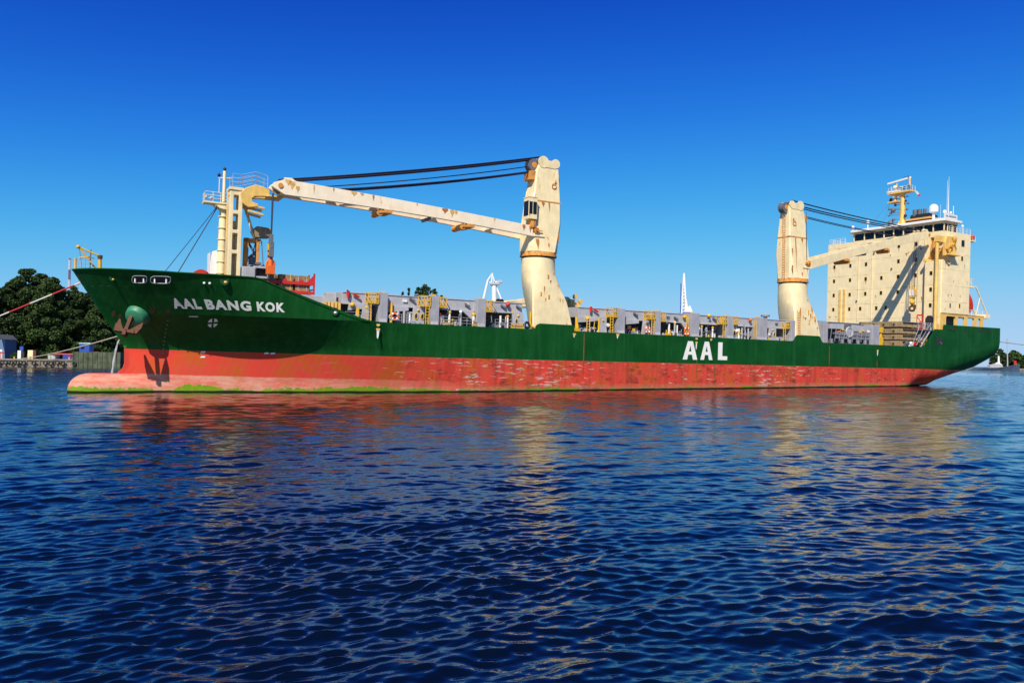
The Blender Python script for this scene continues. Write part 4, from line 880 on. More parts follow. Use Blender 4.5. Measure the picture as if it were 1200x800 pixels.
for x0, y0, x1, y1, z in ((8.3, -11.3, 12.9, -11.3, 13.0), (2.0, -11.45, 8.2, -11.45, 27.35), (8.1, -11.4, 8.1, 11.8, 26.4), (.2, 8.2, .2, 11.9, 27.2), (.2, 11.9, 8, 11.9, 27.2)):
    mb = MB(); mb.rail([(x0, y0, z), (x1, y1, z)], 1.0, .03, 1.1, 3); mb.build("railing", M_WHITE, house)
mb = MB(); mb.rail([(-4.8, -11.3, 10.0), (.4, -11.3, 10.0)], 1.05, .04, .8, 3); mb.rail([(-4.8, -11.3, 10.0), (-4.8, -9.0, 10.0)], 1.05, .04, .8, 3); mb.build("railing", M_GREYL, ship)
mb = MB(); mb.box(-4.8, -.1, -11.2, -9.0, 9.85, 9.98); mb.build("platform", M_GREYD, ship)
mb = MB()
for y in (-11.5, -10.7): mb.beam((-5.4, y, 7.0), (-2.6, y, 10.2), .08, .22); mb.beam((-6.6, y, 7.2), (-4.6, y, 10.6), .05, .06); mb.beam((-5.5, y, 8.0), (-2.8, y, 11.1), .05, .06)
for k in range(11): t = (k+.5)/11; mb.box(-5.4+2.8*t-.12, -5.4+2.8*t+.12, -11.5, -10.7, 7.0+3.2*t-.02, 7.0+3.2*t+.02)
mb.build("accommodation_stairs", M_GREYL, ship)
mb = MB(); mb.box(-4.5, -1.0, -10.6, -10.0, 6.9, 9.8); mb.build("stair_shade_block", M_GREYD, ship)  # solid dark block standing for the shaded space behind the stairs
for x, z, m in ((-6.4, 7.4, M_RED), (-4.2, 7.5, M_YCR), (-3.6, 8.2, M_YEL), (-8.4, 7.4, M_GREYD), (-5.3, 7.4, M_BLACK), (-7.3, 7.4, M_WHITE)):
    mb = MB(); mb.disc((x, -11.0, z), (0, 1, .2), .34, .4, 14); mb.box(x-.3, x+.3, -11.0, -10.5, 6.83, z-.1); mb.build("rope_drum", m, ship, auto=40)
# bridge
mb = MB()
foot = [(.55, -11.35), (.55, 6.6), (1.5, 7.45), (4.4, 7.45), (4.4, -11.35)]
mb.prism(foot, 2, 26.42, 27.4); mb.prism(foot, 2, 28.72, 29.02); br = mb.build("bridge", M_CREAM, ship)
mb = MB(); ins = [(.75, -11.2), (.75, 6.5), (1.6, 7.28), (4.2, 7.28), (4.2, -11.2)]; mb.prism(ins, 2, 27.3, 28.8); mb.build("bridge_window_band", M_GLASS, br)
for y in (-11.35, -9.4, -7.6, -5.7, -3.75, -1.8, .15, 2.1, 4.3, 6.6):
    mb = MB(); mb.beam((.55, y, 27.4), (.55, y, 28.72), .16, .16, up=(0, 1, 0)); mb.build("mullion", M_CREAM, br)
for x, y in ((1.5, 7.42), (4.4, 7.42), (1.6, -11.33), (2.9, -11.33), (4.35, -11.33)):
    mb = MB(); mb.beam((x, y, 27.4), (x, y, 28.72), .15, .15, up=(0, 1, 0)); mb.build("mullion", M_CREAM, br)
mb = MB(); rf = [(-.15, -11.9), (-.15, 6.9), (1.2, 8.0), (5.0, 8.0), (5.0, -11.9)]; mb.prism(rf, 2, 29.02, 29.42)
mb.hexa([(0, -11.6, 29.42), (0, 6.8, 29.42), (4.8, 7.6, 29.42), (4.8, -11.6, 29.42)], [(2.0, -10.5, 29.9), (2.0, 5.5, 29.9), (3.4, 5.5, 29.9), (3.4, -10.5, 29.9)])
roof = mb.build("bridge_roof", M_WHITE, br, bevel=.05)
mb = MB(); mb.box(0, 3.7, -11.75, -11.6, 29.5, 30.3); nb = mb.build("name_board", M_WHITE, br)
tp = fit_text("AAL BANGKOK", .25, 3.45, 29.72, 30.1, .03)
poly_letters(tp, "name_board_lettering", lambda u, v: Vector((u, -11.77, v)), M_GREYD, nb, 3)
# mast, domes, funnel on top
mb = MB(); mb.tube([(4, -1.15, 29.4), (4, -1.1, 36.1)], [.55, .36], 12); mb.tube([(3.6, -.2, 29.4), (3.95, -.95, 31.4)], .16, 8)
mb.box(3.1, 4.9, -3.1, 1.5, 36.0, 36.25); mb.tube([(4, -2.45, 36.2), (4, -2.4, 38.9)], .17, 8); mb.prism([(-1.6, 36.0), (1.2, 36.0), (-.6, 35.3)], 0, 3.5, 4.5)
mb.box(3.2, 4.8, -.6, 1.5, 34.4, 34.6); mb.tube([(4, .4, 34.6), (4, .4, 35.9)], .25, 10); mb.tube([(4, .2, 36.2), (4, .2, 38.0)], .12, 8); mb.tube([(4, 1.3, 36.2), (4, 1.3, 37.6)], .08, 6)
mast = mb.build("radar_mast", M_YCR, ship, auto=40)
for a, c, r in (((4, 2.1, 38.25), (4, -2.6, 38.7), .34), ((3.6, 1.9, 36.55), (3.6, -.9, 36.45), .26)):
    mb = MB(); mb.beam(a, c, .3, r); mb.build("radar_scanner", M_WHITE, mast, bevel=.04)
for y, z, r, m in ((.4, 37.3, .35, M_WHITE), (.5, 35.6, .33, M_WHITE), (-2.4, 39.0, .14, M_GREYD), (1.4, 33.3, .25, M_GREYD), (1.1, 32.5, .25, M_GREYD), (.6, 33.0, .45, M_GREYD), (1.5, 32.1, .22, M_GREYD), (-2.2, 35.2, .2, M_GREYD), (-2.4, 33.9, .22, M_GREYD), (-2.2, 32.8, .24, M_GREYD), (-2.5, 37.2, .2, M_GREYD), (1.1, 30.6, .55, M_GREYD), (.5, 31.2, .3, M_GREYD), (-1.9, 31.6, .3, M_BLACK), (.2, 33.9, .25, M_BLACK), (-2.6, 36.8, .2, M_BLACK), (-1.9, 34.4, .22, M_BLACK), (.9, 35.1, .2, M_BLACK), (-.4, 37.2, .2, M_GREYD), (-1.3, 36.9, .25, M_GREYD)):
    mb = MB(); mb.ball((3.7, y, z), r, 0, 10, 7); mb.tube([(3.75, y, z), (4, -1.1, z-.1)], .05, 5); mb.build("navigation_lamp", m, mast, smooth=True)
mb = MB(); mb.rail([(3.2, 1.4, 36.25), (3.2, -3.0, 36.25), (4.8, -3.0, 36.25)], .9, .03, .8, 2); mb.build("mast_railing", M_CREAM, mast)
mb = MB(); mb.ball((4, 1.35, 34.95), .42, 0, 10, 8, (.7, .7, 1.25)); mb.tube([(4, 1.35, 36.0), (4, 1.35, 35.3)], .02, 4); mb.build("signal_shape", M_BLACK, mast, smooth=True)
mb = MB(); mb.tube([(4, 1.4, 34.6), (3.5, 6.4, 29.8)], .02, 4); mb.tube([(4, 1.4, 34.6), (3.5, 3.0, 29.8)], .02, 4); mb.tube([(4, -3.0, 36.0), (4, -7.8, 29.8)], .015, 4); mb.build("stay_wires", M_GREYD, mast)
for x, y, z, r, zb in ((4, -7.2, 32.05, .78, 29.5), (3.5, -9.55, 31.2, .3, 29.6), (3.6, -10.6, 30.9, .22, 29.6), (2, 4.7, 31.0, .34, 29.6), (2, 8.0, 30.4, .3, 29.3), (6.2, -11.2, 28.7, .22, 27.4)):
    mb = MB(); mb.tube([(x, y, z-r*.6), (x, y, z+r*.25)], r, 16); mb.ball((x, y, z+r*.25), r, 0, 16, 10); mb.tube([(x, y, zb), (x, y, z-r*.5)], r*.3, 8); mb.tube([(x, y, z-r*.75), (x, y, z-r*.6)], [r*.5, r*.95], 14); mb.build("antenna_dome", M_WHITE, ship, auto=50)
mb = MB(); mb.tube([(4, -9.95, 29.5), (4, -9.9, 33.5), (4, -9.9, 37.6)], [.09, .06, .02], 6); mb.tube([(4.3, -9.5, 29.5), (4.3, -9.45, 36.9)], [.05, .02], 6); mb.tube([(4.2, -10.7, 29.5), (4.2, -10.7, 32.2)], .05, 6); mb.tube([(3.5, -8.8, 29.5), (3.5, -8.8, 32.6)], .02, 5); mb.build("whip_antenna", M_WHITE, ship)
mb = MB(); mb.prism([(8.8, 26.4), (13, 26.4), (12.6, 31.7), (9.2, 31.7)], 1, -3.0, 1.6); mb.box(9.0, 12.9, -3.3, 1.9, 31.2, 31.5); fun = mb.build("funnel", M_RED, ship, bevel=.1)
mb = MB(); mb.box(8.7, 13.1, -3.6, 2.2, 31.5, 31.85); mb.build("funnel_cap", M_YCR, fun, bevel=.04)
mb = MB(); mb.prism([(9.3, 31.85), (12.4, 31.85), (12.2, 32.5), (9.5, 32.7)], 1, -2.8, .9); mb.build("funnel_top", M_BLACK, fun)
for x, y, r in ((9.8, .2, .42), (9.9, -.7, .42), (10.2, -1.5, .3), (10.6, .4, .3)):
    mb = MB(); mb.tube([(x, y, 32.4), (x, y, 33.7)], r, 12); mb.build("exhaust_pipe", M_GREYD, fun, auto=40)
mb = MB(); mb.box(8.2, 9.8, -11.6, -10.6, 26.2, 26.4); mb.rail([(8.25, -11.5, 26.4), (9.7, -11.5, 26.4)], .8, .04, .6, 2); mb.build("wing_platform", M_CREAM, house)
mb = MB(); mb.ball((9.2, -11.3, 27.0), .38, sc=(1, 1, 1.3)); mb.build("side_light", M_RED, house, smooth=True)
mb = MB(); mb.box(3.9, 4.6, -11.2, -10.7, 27.3, 28.5); mb.ball((4.3, -11.0, 28.6), .35); mb.build("wing_console", M_BLACK, house)
mb = MB(); mb.box(8.2, 9.6, -11.5, -10.2, 18.0, 18.25); mb.rail([(8.3, -11.45, 18.25), (9.55, -11.45, 18.25), (9.55, -10.3, 18.25)], 1.3, .03, .6, 3); mb.build("side_platform", M_CREAM, house)
# free-fall lifeboat on its slip
lb = thing("lifeboat", "red enclosed lifeboat on the inclined slip behind the deckhouse", "lifeboat", SHIP @ Matrix.Translation((0, 0, 0)))
d = Vector((3.9, 0, -5.0)).normalized(); c0 = Vector((10.6, -8.8, 17.2))
mb = MB(); N = 10; pts = [c0+d*(5.2*i/N-1.0) for i in range(N+1)]; mb.tube(pts, [.12+1.05*math.sin(math.pi*min(1, (i+.6)/(N+.9)))**.55 for i in range(N+1)], 14); mb.build("boat_hull", M_RED, lb, smooth=True)
mb = MB(); mb.ball(c0+Vector((.5, 0, .9)), .6, sc=(1.1, .9, .8)); mb.build("conning_dome", M_RED, lb, smooth=True)
mb = MB()
for y in (-10.4, -8.3): mb.beam((12.2, y, 18.4), (16.2, y, 13.2), .14, .2); mb.beam((8.2, y, 18.2), (12.2, y, 18.4), .12, .15); mb.beam((13.6, y, 16.5), (12.4, y, 13.0), .12, .12)
mb.box(15.2, 16.6, -10.6, -8.1, 12.9, 13.5); mb.box(8.2, 16.4, -10.6, -8.1, 12.75, 12.99); mb.build("lifeboat_slip", M_CREAM, ship)

# ---- forecastle: jib rest tower, foremast, davit, houses
mb = MB(); x0, x1, y0, y1 = -117.1, -115.85, -8.3, -6.5
zt = 19.9
for xa, xb in ((x0, x0+.36), (x1-.36, x1)):
    for ya, yb in ((y0, y0+.3), (y1-.3, y1)): mb.box(xa, xb, ya, yb, 9.6, zt)
lv = [(9.6, 10.4), (13.4, 13.75), (15.5, 15.85), (17.5, 17.85), (19.45, 20.0)]
for a, c in lv: mb.box(x0+.01, x1-.01, y0+.01, y1-.01, a, c)
mb.box(x0, x1, y1-.14, y1-.02, 9.6, 17.0); mb.box(x0-.1, x1+.1, y0-.1, y1+.1, 19.95, 20.25)
mb.box(x0+.003, x0+.1, y0+.31, y1-.31, 9.6, 19.3)
for a, c in zip(lv, lv[1:]):
    for xx, s in ((x0+.36, 1), (x1-.36, -1)): mb.prism([(xx, c[0]), (xx+s*.09, c[0]), (xx, c[0]-.12)], 1, y0+.02, y0+.26); mb.prism([(xx, a[1]), (xx+s*.09, a[1]), (xx, a[1]+.12)], 1, y0+.02, y0+.26)
rest1 = mb.build("jib_rest", M_CREAM2, ship, bevel=.03)
mb = MB(); pl = [(-116.1, 19.7), (-115.6, 20.3), (-114.6, 20.75), (-113.9, 20.65), (-113.2, 20.35), (-113.2, 19.65), (-114.0, 19.6), (-114.7, 19.5), (-114.95, 19.25), (-114.9, 18.9), (-114.3, 18.75), (-114.35, 18.45), (-115.3, 18.3), (-115.95, 18.7)]
mb.prism(pl, 1, -8.5, -7.9); mb.prism(pl, 1, -7.0, -6.4); mb.box(-115.85, -115.05, -7.9, -7.0, 18.9, 20.2)
for y in (-8.3, -6.7): mb.beam((-115.1, y, 18.55), (-113.6, y, 18.35), .3, .22); mb.beam((-115.3, y, 17.95), (-113.7, y, 17.65), .3, .22)
mb.box(-113.4, -111.8, -8.7, -6.4, 19.62, 19.8); mb.build("rest_claw", M_YCR, rest1, bevel=.05)
mb = MB(); mb.rail([(-116.9, -8.4, 20.3), (-116.0, -8.4, 20.3), (-114.6, -8.4, 20.8), (-113.4, -8.4, 20.5)], 1.3, .03, 1.0, 3); mb.build("railing", M_GREYL, rest1); mb = MB(); mb.rail([(-116.9, -6.4, 20.3), (-116.0, -6.4, 20.3), (-114.6, -6.4, 20.8), (-113.4, -6.4, 20.5)], 1.3, .025, 1.0, 3); mb.build("railing", M_GREYL, rest1)
mb = MB(); mb.ladder((x0-.12, -7.4, 10), (x0-.12, -7.4, 19.9), (0, 1, 0), .36, .03); mb.build("ladder", M_YCR, rest1)
mb = MB(); mb.tube([(-115.4, -6.4, 19.0), (-114.2, -6.4, 15.4)], .16, 8); mb.build("strut", M_CREAM2, rest1)
mb = MB(); mb.tube([(-117.25, -5.2, 9.6), (-117.25, -5.2, 18.7)], [.48, .40], 14); mb.tube([(-117.25, -5.2, 18.7), (-117.25, -5.2, 22.4)], .17, 10); mb.tube([(-117.85, -5.2, 21.6), (-116.5, -5.2, 21.7)], .07, 6); mb.tube([(-117.75, -5.2, 20.0), (-117.75, -5.2, 21.6)], .05, 6)
mb.prism([(-118.6, 18.9), (-116.9, 18.9), (-116.9, 18.2), (-117.7, 18.3)], 1, -5.9, -4.5); mb.box(-119.3, -116.8, -6.0, -4.4, 18.75, 18.9)
for k in range(7): mb.disc((-117.25, -5.2, 10.3+k*1.2), (0, 0, 1), .54, .06, 14)
fm = mb.build("foremast", M_CREAM2, ship, auto=40)
mb = MB(); mb.rail([(-119.2, -5.95, 18.9), (-116.9, -5.95, 18.9)], 1.0, .03, .7, 3); mb.rail([(-119.2, -5.95, 18.9), (-119.2, -4.45, 18.9)], 1.0, .03, .7, 3); mb.build("mast_railing", M_CREAM2, fm)
for a, m in (((-117.25, -5.2, 22.6), M_BLACK), ((-117.8, -5.2, 21.9), M_BLACK), ((-119.1, -5.9, 19.3), M_GREYL), ((-118.6, -5.9, 19.25), M_GREYL), ((-118.1, -5.9, 18.4), M_GREYD), ((-116.9, -5.9, 18.4), M_GREYD)):
    mb = MB(); mb.ball(a, .17, 0, 10, 7, (1, 1, 1.2)); mb.build("navigation_lamp", m, fm, smooth=True)
mb = MB(); mb.tube([(-117.9, -4.8, 18.5), (-122.9, -5.5, 11.0)], .035, 5); mb.tube([(-117.9, -5.2, 18.4), (-121.8, -7.6, 10.9)], .05, 5); mb.build("forestay", M_ROPE, fm)
mb = MB(); mb.prism([(-118.35, 9.6), (-117.2, 9.6), (-117.2, 14.1), (-118.35, 13.7)], 1, -5.0, -2.6); mb.build("store_house", M_WHITE, ship, bevel=.05)
mb = MB(); mb.disc((-119.2, -4.2, 10.9), (0, 1, 0), .9, 1.6, 20); mb.box(-119.9, -118.6, -5.2, -3.2, 9.6, 10.3); mb.disc((-122.0, -3.8, 10.55), (0, 1, 0), .7, 1.5, 18); mb.build("mooring_winch", M_RED, ship, auto=40)
mb = MB(); mb.box(-115.7, -114.45, -8.8, -7.4, 9.6, 12.1); mb.build("deck_locker", M_GREYL, ship, bevel=.05)
mb = MB(); mb.box(-115.2, -114.75, -6.4, -5.6, 9.6, 15.4); mb.box(-113.95, -113.65, -6.4, -5.6, 9.6, 15.3); mb.box(-115.2, -113.5, -6.4, -5.6, 14.95, 15.35); mb.box(-115.2, -113.6, -6.35, -5.65, 12.2, 12.5); fr = mb.build("cable_gantry", M_RUSTY, ship, bevel=.04)
mb = MB(); mb.beam((-114.7, -6.0, 14.9), (-113.7, -6.0, 13.2), .16, .2); mb.beam((-114.0, -6.0, 15.0), (-114.3, -6.0, 13.4), .08, .1); mb.beam((-114.7, -6.0, 13.2), (-113.9, -6.0, 14.0), .2, .3); mb.disc((-114.2, -6.1, 13.0), (0, 1, 0), .45, .5, 12); mb.box(-114.6, -113.4, -6.5, -5.7, 12.6, 12.85); mb.tube([(-113.4, -6.2, 15.2), (-113.1, -6.2, 12.0)], .05, 6); mb.build("hose_gear", M_GREYD, fr)
mb = MB(); mb.prism([(-114.1, 15.45), (-112.6, 15.6), (-112.4, 16.0), (-112.5, 16.6), (-114.0, 16.7), (-114.5, 16.2)], 1, -6.7, -5.3); mb.build("cover", M_PONT, fr, bevel=.08)
mb = MB(); mb.box(-114.6, -112.9, -7.4, -6.6, 11.6, 11.9); mb.beam((-114.0, -7, 11.9), (-113.2, -7, 12.5), .3, .3); mb.build("pipe_work", M_RUST, ship)
# yellow davit and rails right at the stem
mb = MB(); mb.tube([(-128.55, -1.2, 10.4), (-128.6, -1.2, 12.75)], .17, 8); mb.tube([(-130.6, -1.2, 13.5), (-128.6, -1.2, 12.7)], .085, 8); mb.tube([(-130.5, -1.2, 13.45), (-128.9, -1.2, 11.3)], .085, 8); mb.ball((-130.6, -1.2, 13.5), .2)
mb.tube([(-128.6, -1.2, 12.45), (-128.6, -1.2, 12.8)], .24, 8, 1)
mb.build("davit", [M_YEL, M_RUST], ship, auto=40)
mb = MB(); mb.tube([(-130.5, -1.2, 13.4), (-130.2, -1.2, 11.4)], .02, 4); mb.tube([(-129.5, -.4, 10.4), (-129.45, -.4, 13.4)], .07, 6); mb.tube([(-129.8, -.4, 12.6), (-129.1, -.4, 12.5)], .05, 5); mb.build("jackstaff", M_GREYD, ship)
mb = MB(); mb.rail([(-130.75, -.15, 11.15), (-129.9, -1.9, 11.15), (-129.3, -2.6, 11.15)], 1.15, .022, .8, 3); mb.build("railing", M_GREYL, ship)
mb = MB(); mb.tube([(-130.8, -.3, 11.2), (-130.8, -.3, 12.4)], .13, 6); mb.tube([(-130.5, -1.0, 12.4), (-129.6, -2.0, 12.5)], .06, 6); mb.build("light_post", M_YEL, ship)
mb = MB(); mb.box(-114.5, -106.2, -8.6, 8.6, 6.83, 9.55); mb.box(-107.0, -105.9, -9.3, -8.0, 8.6, 9.95); mb.build("forward_hatch", M_GREYL, ship, bevel=.06)
mb = MB(); mb.box(-107.6, -105.9, -10.9, -10.0, 7.5, 8.8)
for k in range(5): mb.beam((-107.5+k*.38, -11.0, 7.3), (-107.5+k*.38, -11.0, 8.9), .1, .1)
mb.build("ladder_cage", M_YCR, ship)

# ---- things carried on the deck
def cargo(name, label, cat, group=None, loc=(0, 0, 0)): return thing(name, label, cat, SHIP @ Matrix.Translation(loc), group)
for k, (z, lab) in enumerate(((10.62, "upper red flat rack with timber bundles and a raised end post on the foredeck"), (9.62, "lower red flat rack half hidden by the sloping green bulwark"))):
    fr_ = cargo("flat_rack", lab, "flat rack", "red flat racks on the foredeck", (-111.0, -7.0, z))
    mb = MB(); mb.box(-3.1, 3.0, -1.22, -1.05, 0, .34); mb.box(-3.1, 3.0, 1.05, 1.22, 0, .34)
    for i in range(9): mb.box(-3.0+i*.72, -2.85+i*.72, -1.05, 1.05, .05, .3)
    mb.box(-3.08, 2.98, -1.04, 1.04, .3, .35); mb.build("base_frame", M_RED, fr_)
    mb = MB()
    for y in (-1.22, 1.04):
        mb.box(2.82, 3.0, y, y+.18, .34, 1.02 if k else 1.32)
        if not k: mb.prism([(2.2, .36), (2.82, .36), (2.82, 1.1)], 1, y+.02, y+.14)
    mb.box(2.84, 2.98, -1.04, 1.04, .5, .62); mb.build("end_post", M_RED, fr_)
    for i in range(3): 
        xx = -2.6+i*1.75
        t = cargo("timber_bundle", ["brown timber bundle nearest the orange hook block on the upper red rack", "middle bundle of brown timber on the upper red flat rack", "bundle of brown timber beside the tall end post of the upper red rack", "timber bundle tucked behind the green bulwark on the lower red rack", "middle timber bundle under the upper red rack", "timber bundle at the open after end of the lower red rack"][k*3+i], "timber", "timber bundles on the red flat racks", (-111.0+xx, -7.0, z+.36))
        mb = MB()
        for r in range(4):
            for c in range(5): mb.box(.03, 1.55-random.uniform(0, .08), -1.0+c*.4, -.64+c*.4, r*.165, r*.165+.15)
        mb.build("boards", M_WOOD, t); mb = MB()
        for q in (.3, 1.2): mb.box(q, q+.06, -1.03, 1.02, -.01, .68)
        mb.build("straps", M_YCR if i % 2 else M_GREYL, t)
        if i < 3 and k == 0:
            mb = MB(); mb.box(.35, .75, -1.16, -1.02, -.05, .22); mb.build("lashing_block", M_RED, t)
t = cargo("steel_frame", "grey open steel box frame with black inside left of the red flat racks", "steel frame", None, (-114.5, -8.6, 11.0))
mb = MB(); mb.box(0, 1.6, 0, .9, 0, .2); mb.box(0, 1.6, 0, .9, 1.05, 1.25); mb.box(0, .18, 0, .9, .2, 1.05); mb.box(1.42, 1.6, 0, .9, .2, 1.05); mb.build("frame", M_GREYL, t, bevel=.02)
mb = MB(); mb.box(.18, 1.42, .5, .85, .2, 1.05); mb.build("back_panel", M_DARK, t); mb = MB(); mb.box(.1, .3, .1, .8, -1.15, 0); mb.box(1.3, 1.5, .1, .8, -1.15, 0); mb.build("legs", M_RUST, t)
for k, (z, h_, lab) in enumerate(((10.22, .92, "topmost grey brown hatch pontoon of the stack in front of the deckhouse"), (9.1, .85, "second pontoon from the top of the stack by the stairs"), (8.05, .85, "third pontoon from the top of the stack by the stairs"), (6.95, .9, "lowest hatch pontoon on the deck beside the yellow lashing rack"))):
    t = cargo("hatch_pontoon", lab, "hatch pontoon", "hatch pontoons stacked in front of the deckhouse", (-6.3, -6.2, z))
    o_ = .12*(k % 2); mb = MB(); mb.box(-2.8, 2.4+o_, -4.0, 4.0, 0, h_)
    for i in range(5): mb.box(-2.4+i*1.05, -2.2+i*1.05, -4.05, -4.0, .02, h_-.02)
    for i in range(7): mb.box(-2.86, -2.8, -3.7+i*1.2, -3.5+i*1.2, .02, h_-.02)
    mb.build("pontoon_body", M_PONT, t, bevel=.03)
    mb = MB(); mb.box(-2.3, 2.3, -4.075, -4.03, h_-.34, h_-.06); mb.build('side_shade_strip', M_DARK, t)  # black strip on the port face, painted shade of the gap
    for i in range(3):
        mb = MB(); mb.box(-2.88, -2.84, -2.9+i*1.9, -2.55+i*1.9, .25, .6); mb.build("lifting_pocket", M_RUST, t)
    mb = MB(); mb.box(-2.5, 2.2, -3.8, 3.8, h_, h_+.17 if k else h_+.02); mb.build("spacer", M_DARK, t)
mb = MB(); mb.box(-28.0, -16.6, -8.6, 8.6, 6.83, 10.2); mb.box(-27.0, -16.8, -8.0, 8.0, 10.2, 10.45); mb.build("after_hatch", M_GREYD, ship, bevel=.05)
def lifebuoy(x, z, lab, sc=(1, 1)):
    t = cargo("lifebuoy", lab, "lifebuoy", "orange lifebuoys along the deck edge", (x, -11.35, z))
    mb = MB(); mb.torus((0, 0, 0), (0, 1, 0), .36, .12, 20, 8); o = mb.build("ring", M_ORANGE, t, smooth=True); o.scale = (sc[0], 1, sc[1])
    mb = MB()
    for k in range(4): a = k*math.pi/2+.78; mb.ball((.36*sc[0]*math.cos(a), -.02, .36*sc[1]*math.sin(a)), .14, 0, 8, 6)
    mb.build("reflective_bands", M_WHITE, t, smooth=True)
lifebuoy(-99.9, 7.6, "orange lifebuoy on the yellow post nearest the bow")
lifebuoy(-64.4, 7.5, "orange lifebuoy against the grey web plate abaft the forward crane")
lifebuoy(-57.6, 7.6, "long orange lifebuoy hanging below the yellow lamps above the white letters", (.95, 1.5))
t = cargo("courtesy_flag", "small white and red flag flying aft of the radar mast", "flag", None, (4.0, -3.4, 35.2))
mb = MB(); mb.add([(0, 0, 1.0), (0, -.55, .72), (0, -1.0, .1), (.05, -.6, .0), (.05, -.2, .55)], [(0, 1, 4), (1, 2, 3, 4)], 0); mb.add([(0, -.85, .35), (0, -1.25, -.1), (.06, -.75, -.35), (.06, -.55, .05)], [(0, 1, 2, 3)], 1)
o = mb.build("cloth", [M_WHITE, M_RED], t); sd = o.modifiers.new("thickness", 'SOLIDIFY'); sd.thickness = .01

# ------------------------------------------------------------------ mooring lines and the water running from the bow
def W(x, y, z): return SHIP @ Vector((x, y, z))
def sag(a, b, s, n=24): return [a.lerp(b, i/n)-Vector((0, 0, s*4*(i/n)*(1-i/n))) for i in range(n+1)]
def rope(name, lab, pts, r, mat):
    mb = MB(); mb.tube(pts, r, 7); o = mb.build(name, mat, None, smooth=True); return tag(o, lab, "rope")
bm_ = NB("red_white_rope"); L_ = bm_.math('FRACT', bm_.math('DIVIDE', bm_.sep(bm_.coord())[0], 6.2)); bm_.col(bm_.mix(bm_.ramp(L_, .48, .52), (.50, .03, .035), (.62, .60, .56))); bm_.rough(.8)
M_RW = bm_.m; t = thing("mooring_dolphin", "steel mooring pile in the water left of the bow holding the red and white rope", "mooring pile", Matrix.Translation((-80, 95, 0)))
mb = MB(); mb.tube([(0, 0, -3), (0, 0, 2.3)], .45, 14); mb.build("pile", M_GREYD, t, auto=40)
mb = MB(); mb.tube([(-.7, 0, 1.9), (.7, 0, 1.9)], .14, 8); mb.build("crossbar", M_YEL, t)
M_MANILA = plain("pale_rope", (.40, .34, .24), .85)
rope("mooring_rope", "red and white mooring rope running up to the tip of the bow", sag(W(-129.9, 1.0, 10.2), Vector((-80, 95, 2.0)), .15), .085, M_RW)
rope("mooring_rope", "pale thin mooring rope from the bow down to the concrete quay", sag(W(-124.5, 5.0, 5.2), Vector((-196, 290, 3.4)), 1.6), .10, M_MANILA)
rope("mooring_rope", "thin grey mooring rope leading from the square stern to the right", sag(W(17.8, -2.0, 9.9), Vector((330, 300, 6.0)), 3.0), .10, M_GREYL)
b = NB("falling_water"); b.b.inputs['Base Color'].default_value = (.75, .80, .85, 1); b.rough(.25); b.b.inputs['Alpha'].default_value = .4
mb = MB(); p0 = W(-126.3, 2.0, 4.2); pts = []
for i in range(16): t_ = i/15; pts.append(p0+Vector((-.9*t_, -.3*t_, 0))-Vector((0, 0, t_*t_*(p0.z-.02))))
mb.tube(pts, [.07+.03*math.sin(i*2.1)+.004*i for i in range(16)], 8)
o = mb.build("water_jet", b.m, None, smooth=True); tag(o, "thin stream of water falling from the bow ahead of the red stem", "water jet")

# ------------------------------------------------------------------ shore on the left
M_CONC = paint("quay_concrete", (.23, .20, .16), rust=.35, rough=.9, var=.4, scale=.6)
M_GRND = plain("ground", (.10, .095, .06), .95, .3, .3)
mb = MB(); mb.box(-460, 160, 293.4, 760, -2, 2.75); tag(mb.build("ground", M_GRND), kind='structure')
mb = MB(); mb.box(-460, -166.2, 291.6, 293.4, -2, 3.0); mb.box(-460, -166.2, 291.2, 293.6, 2.6, 3.25); mb.box(-460, -166.2, 291.1, 291.6, .1, .7)
for k in range(60): mb.box(-459+k*5, -458.6+k*5, 291.3, 291.6, .0, 2.6)
o = mb.build("quay_wall", M_CONC); tag(o, "weathered concrete quay edge hung with tyres at the left", "quay")
M_MOSS = paint("mossy_concrete", (.085, .105, .06), rust=.3, rough=.9, var=.5, rustcol=(.10, .07, .04), scale=.5)
mb = MB(); mb.box(-166.0, -148, 290.8, 296, -2, 6.0)
for k in range(10): mb.box(-166+k*1.8, -165.6+k*1.8, 290.6, 290.8, -2, 6.0)
mb.box(-166.0, -148, 290.7, 291, 2.0, 2.3)
o = mb.build("sheet_pile_wall", M_MOSS); tag(o, "mossy grey retaining wall seen under the overhanging bow", "wall")
mb = MB(); mb.torus((0, 0, 0), (0, 1, 0),   .66, .27, 22, 9); ty = mb.build("tyre_fender", M_BLACK, None, smooth=True)
tl = "black tyre fender hanging on the concrete quay edge at the left"
for i, px in enumerate((4.2, 11, 19, 26.5, 33.7, 41, 48, 59.7, 73, 79.7, 87, 93.8, 107)):
    o = ty if i == 0 else ty.copy()
    if i: COL.objects.link(o)
    o.location = (-199.8+px*.3237, 290.5+random.uniform(-.1, .1), 1.75+random.uniform(-.3, .25)-px*.0); o.rotation_euler = (random.uniform(-.15, .15), random.uniform(0, 3), random.uniform(-.25, .25)); tag(o, tl, "tyre", "tyre fenders along the quay")
def X3(px, Y): return (px-600)/901.16*Y
def simple(name, lab, cat, x, y, z, parts):
    t = thing(name, lab, cat, Matrix.Translation((x, y, z)))
    for nm, mat, f in parts:
        mb = MB(); f(mb); mb.build(nm, mat, t, bevel=.03)
    return t
M_BLUE = plain("blue_paint", (.02, .07, .34), .5); M_TEAL = plain("pale_teal_paint", (.33, .45, .45), .6)
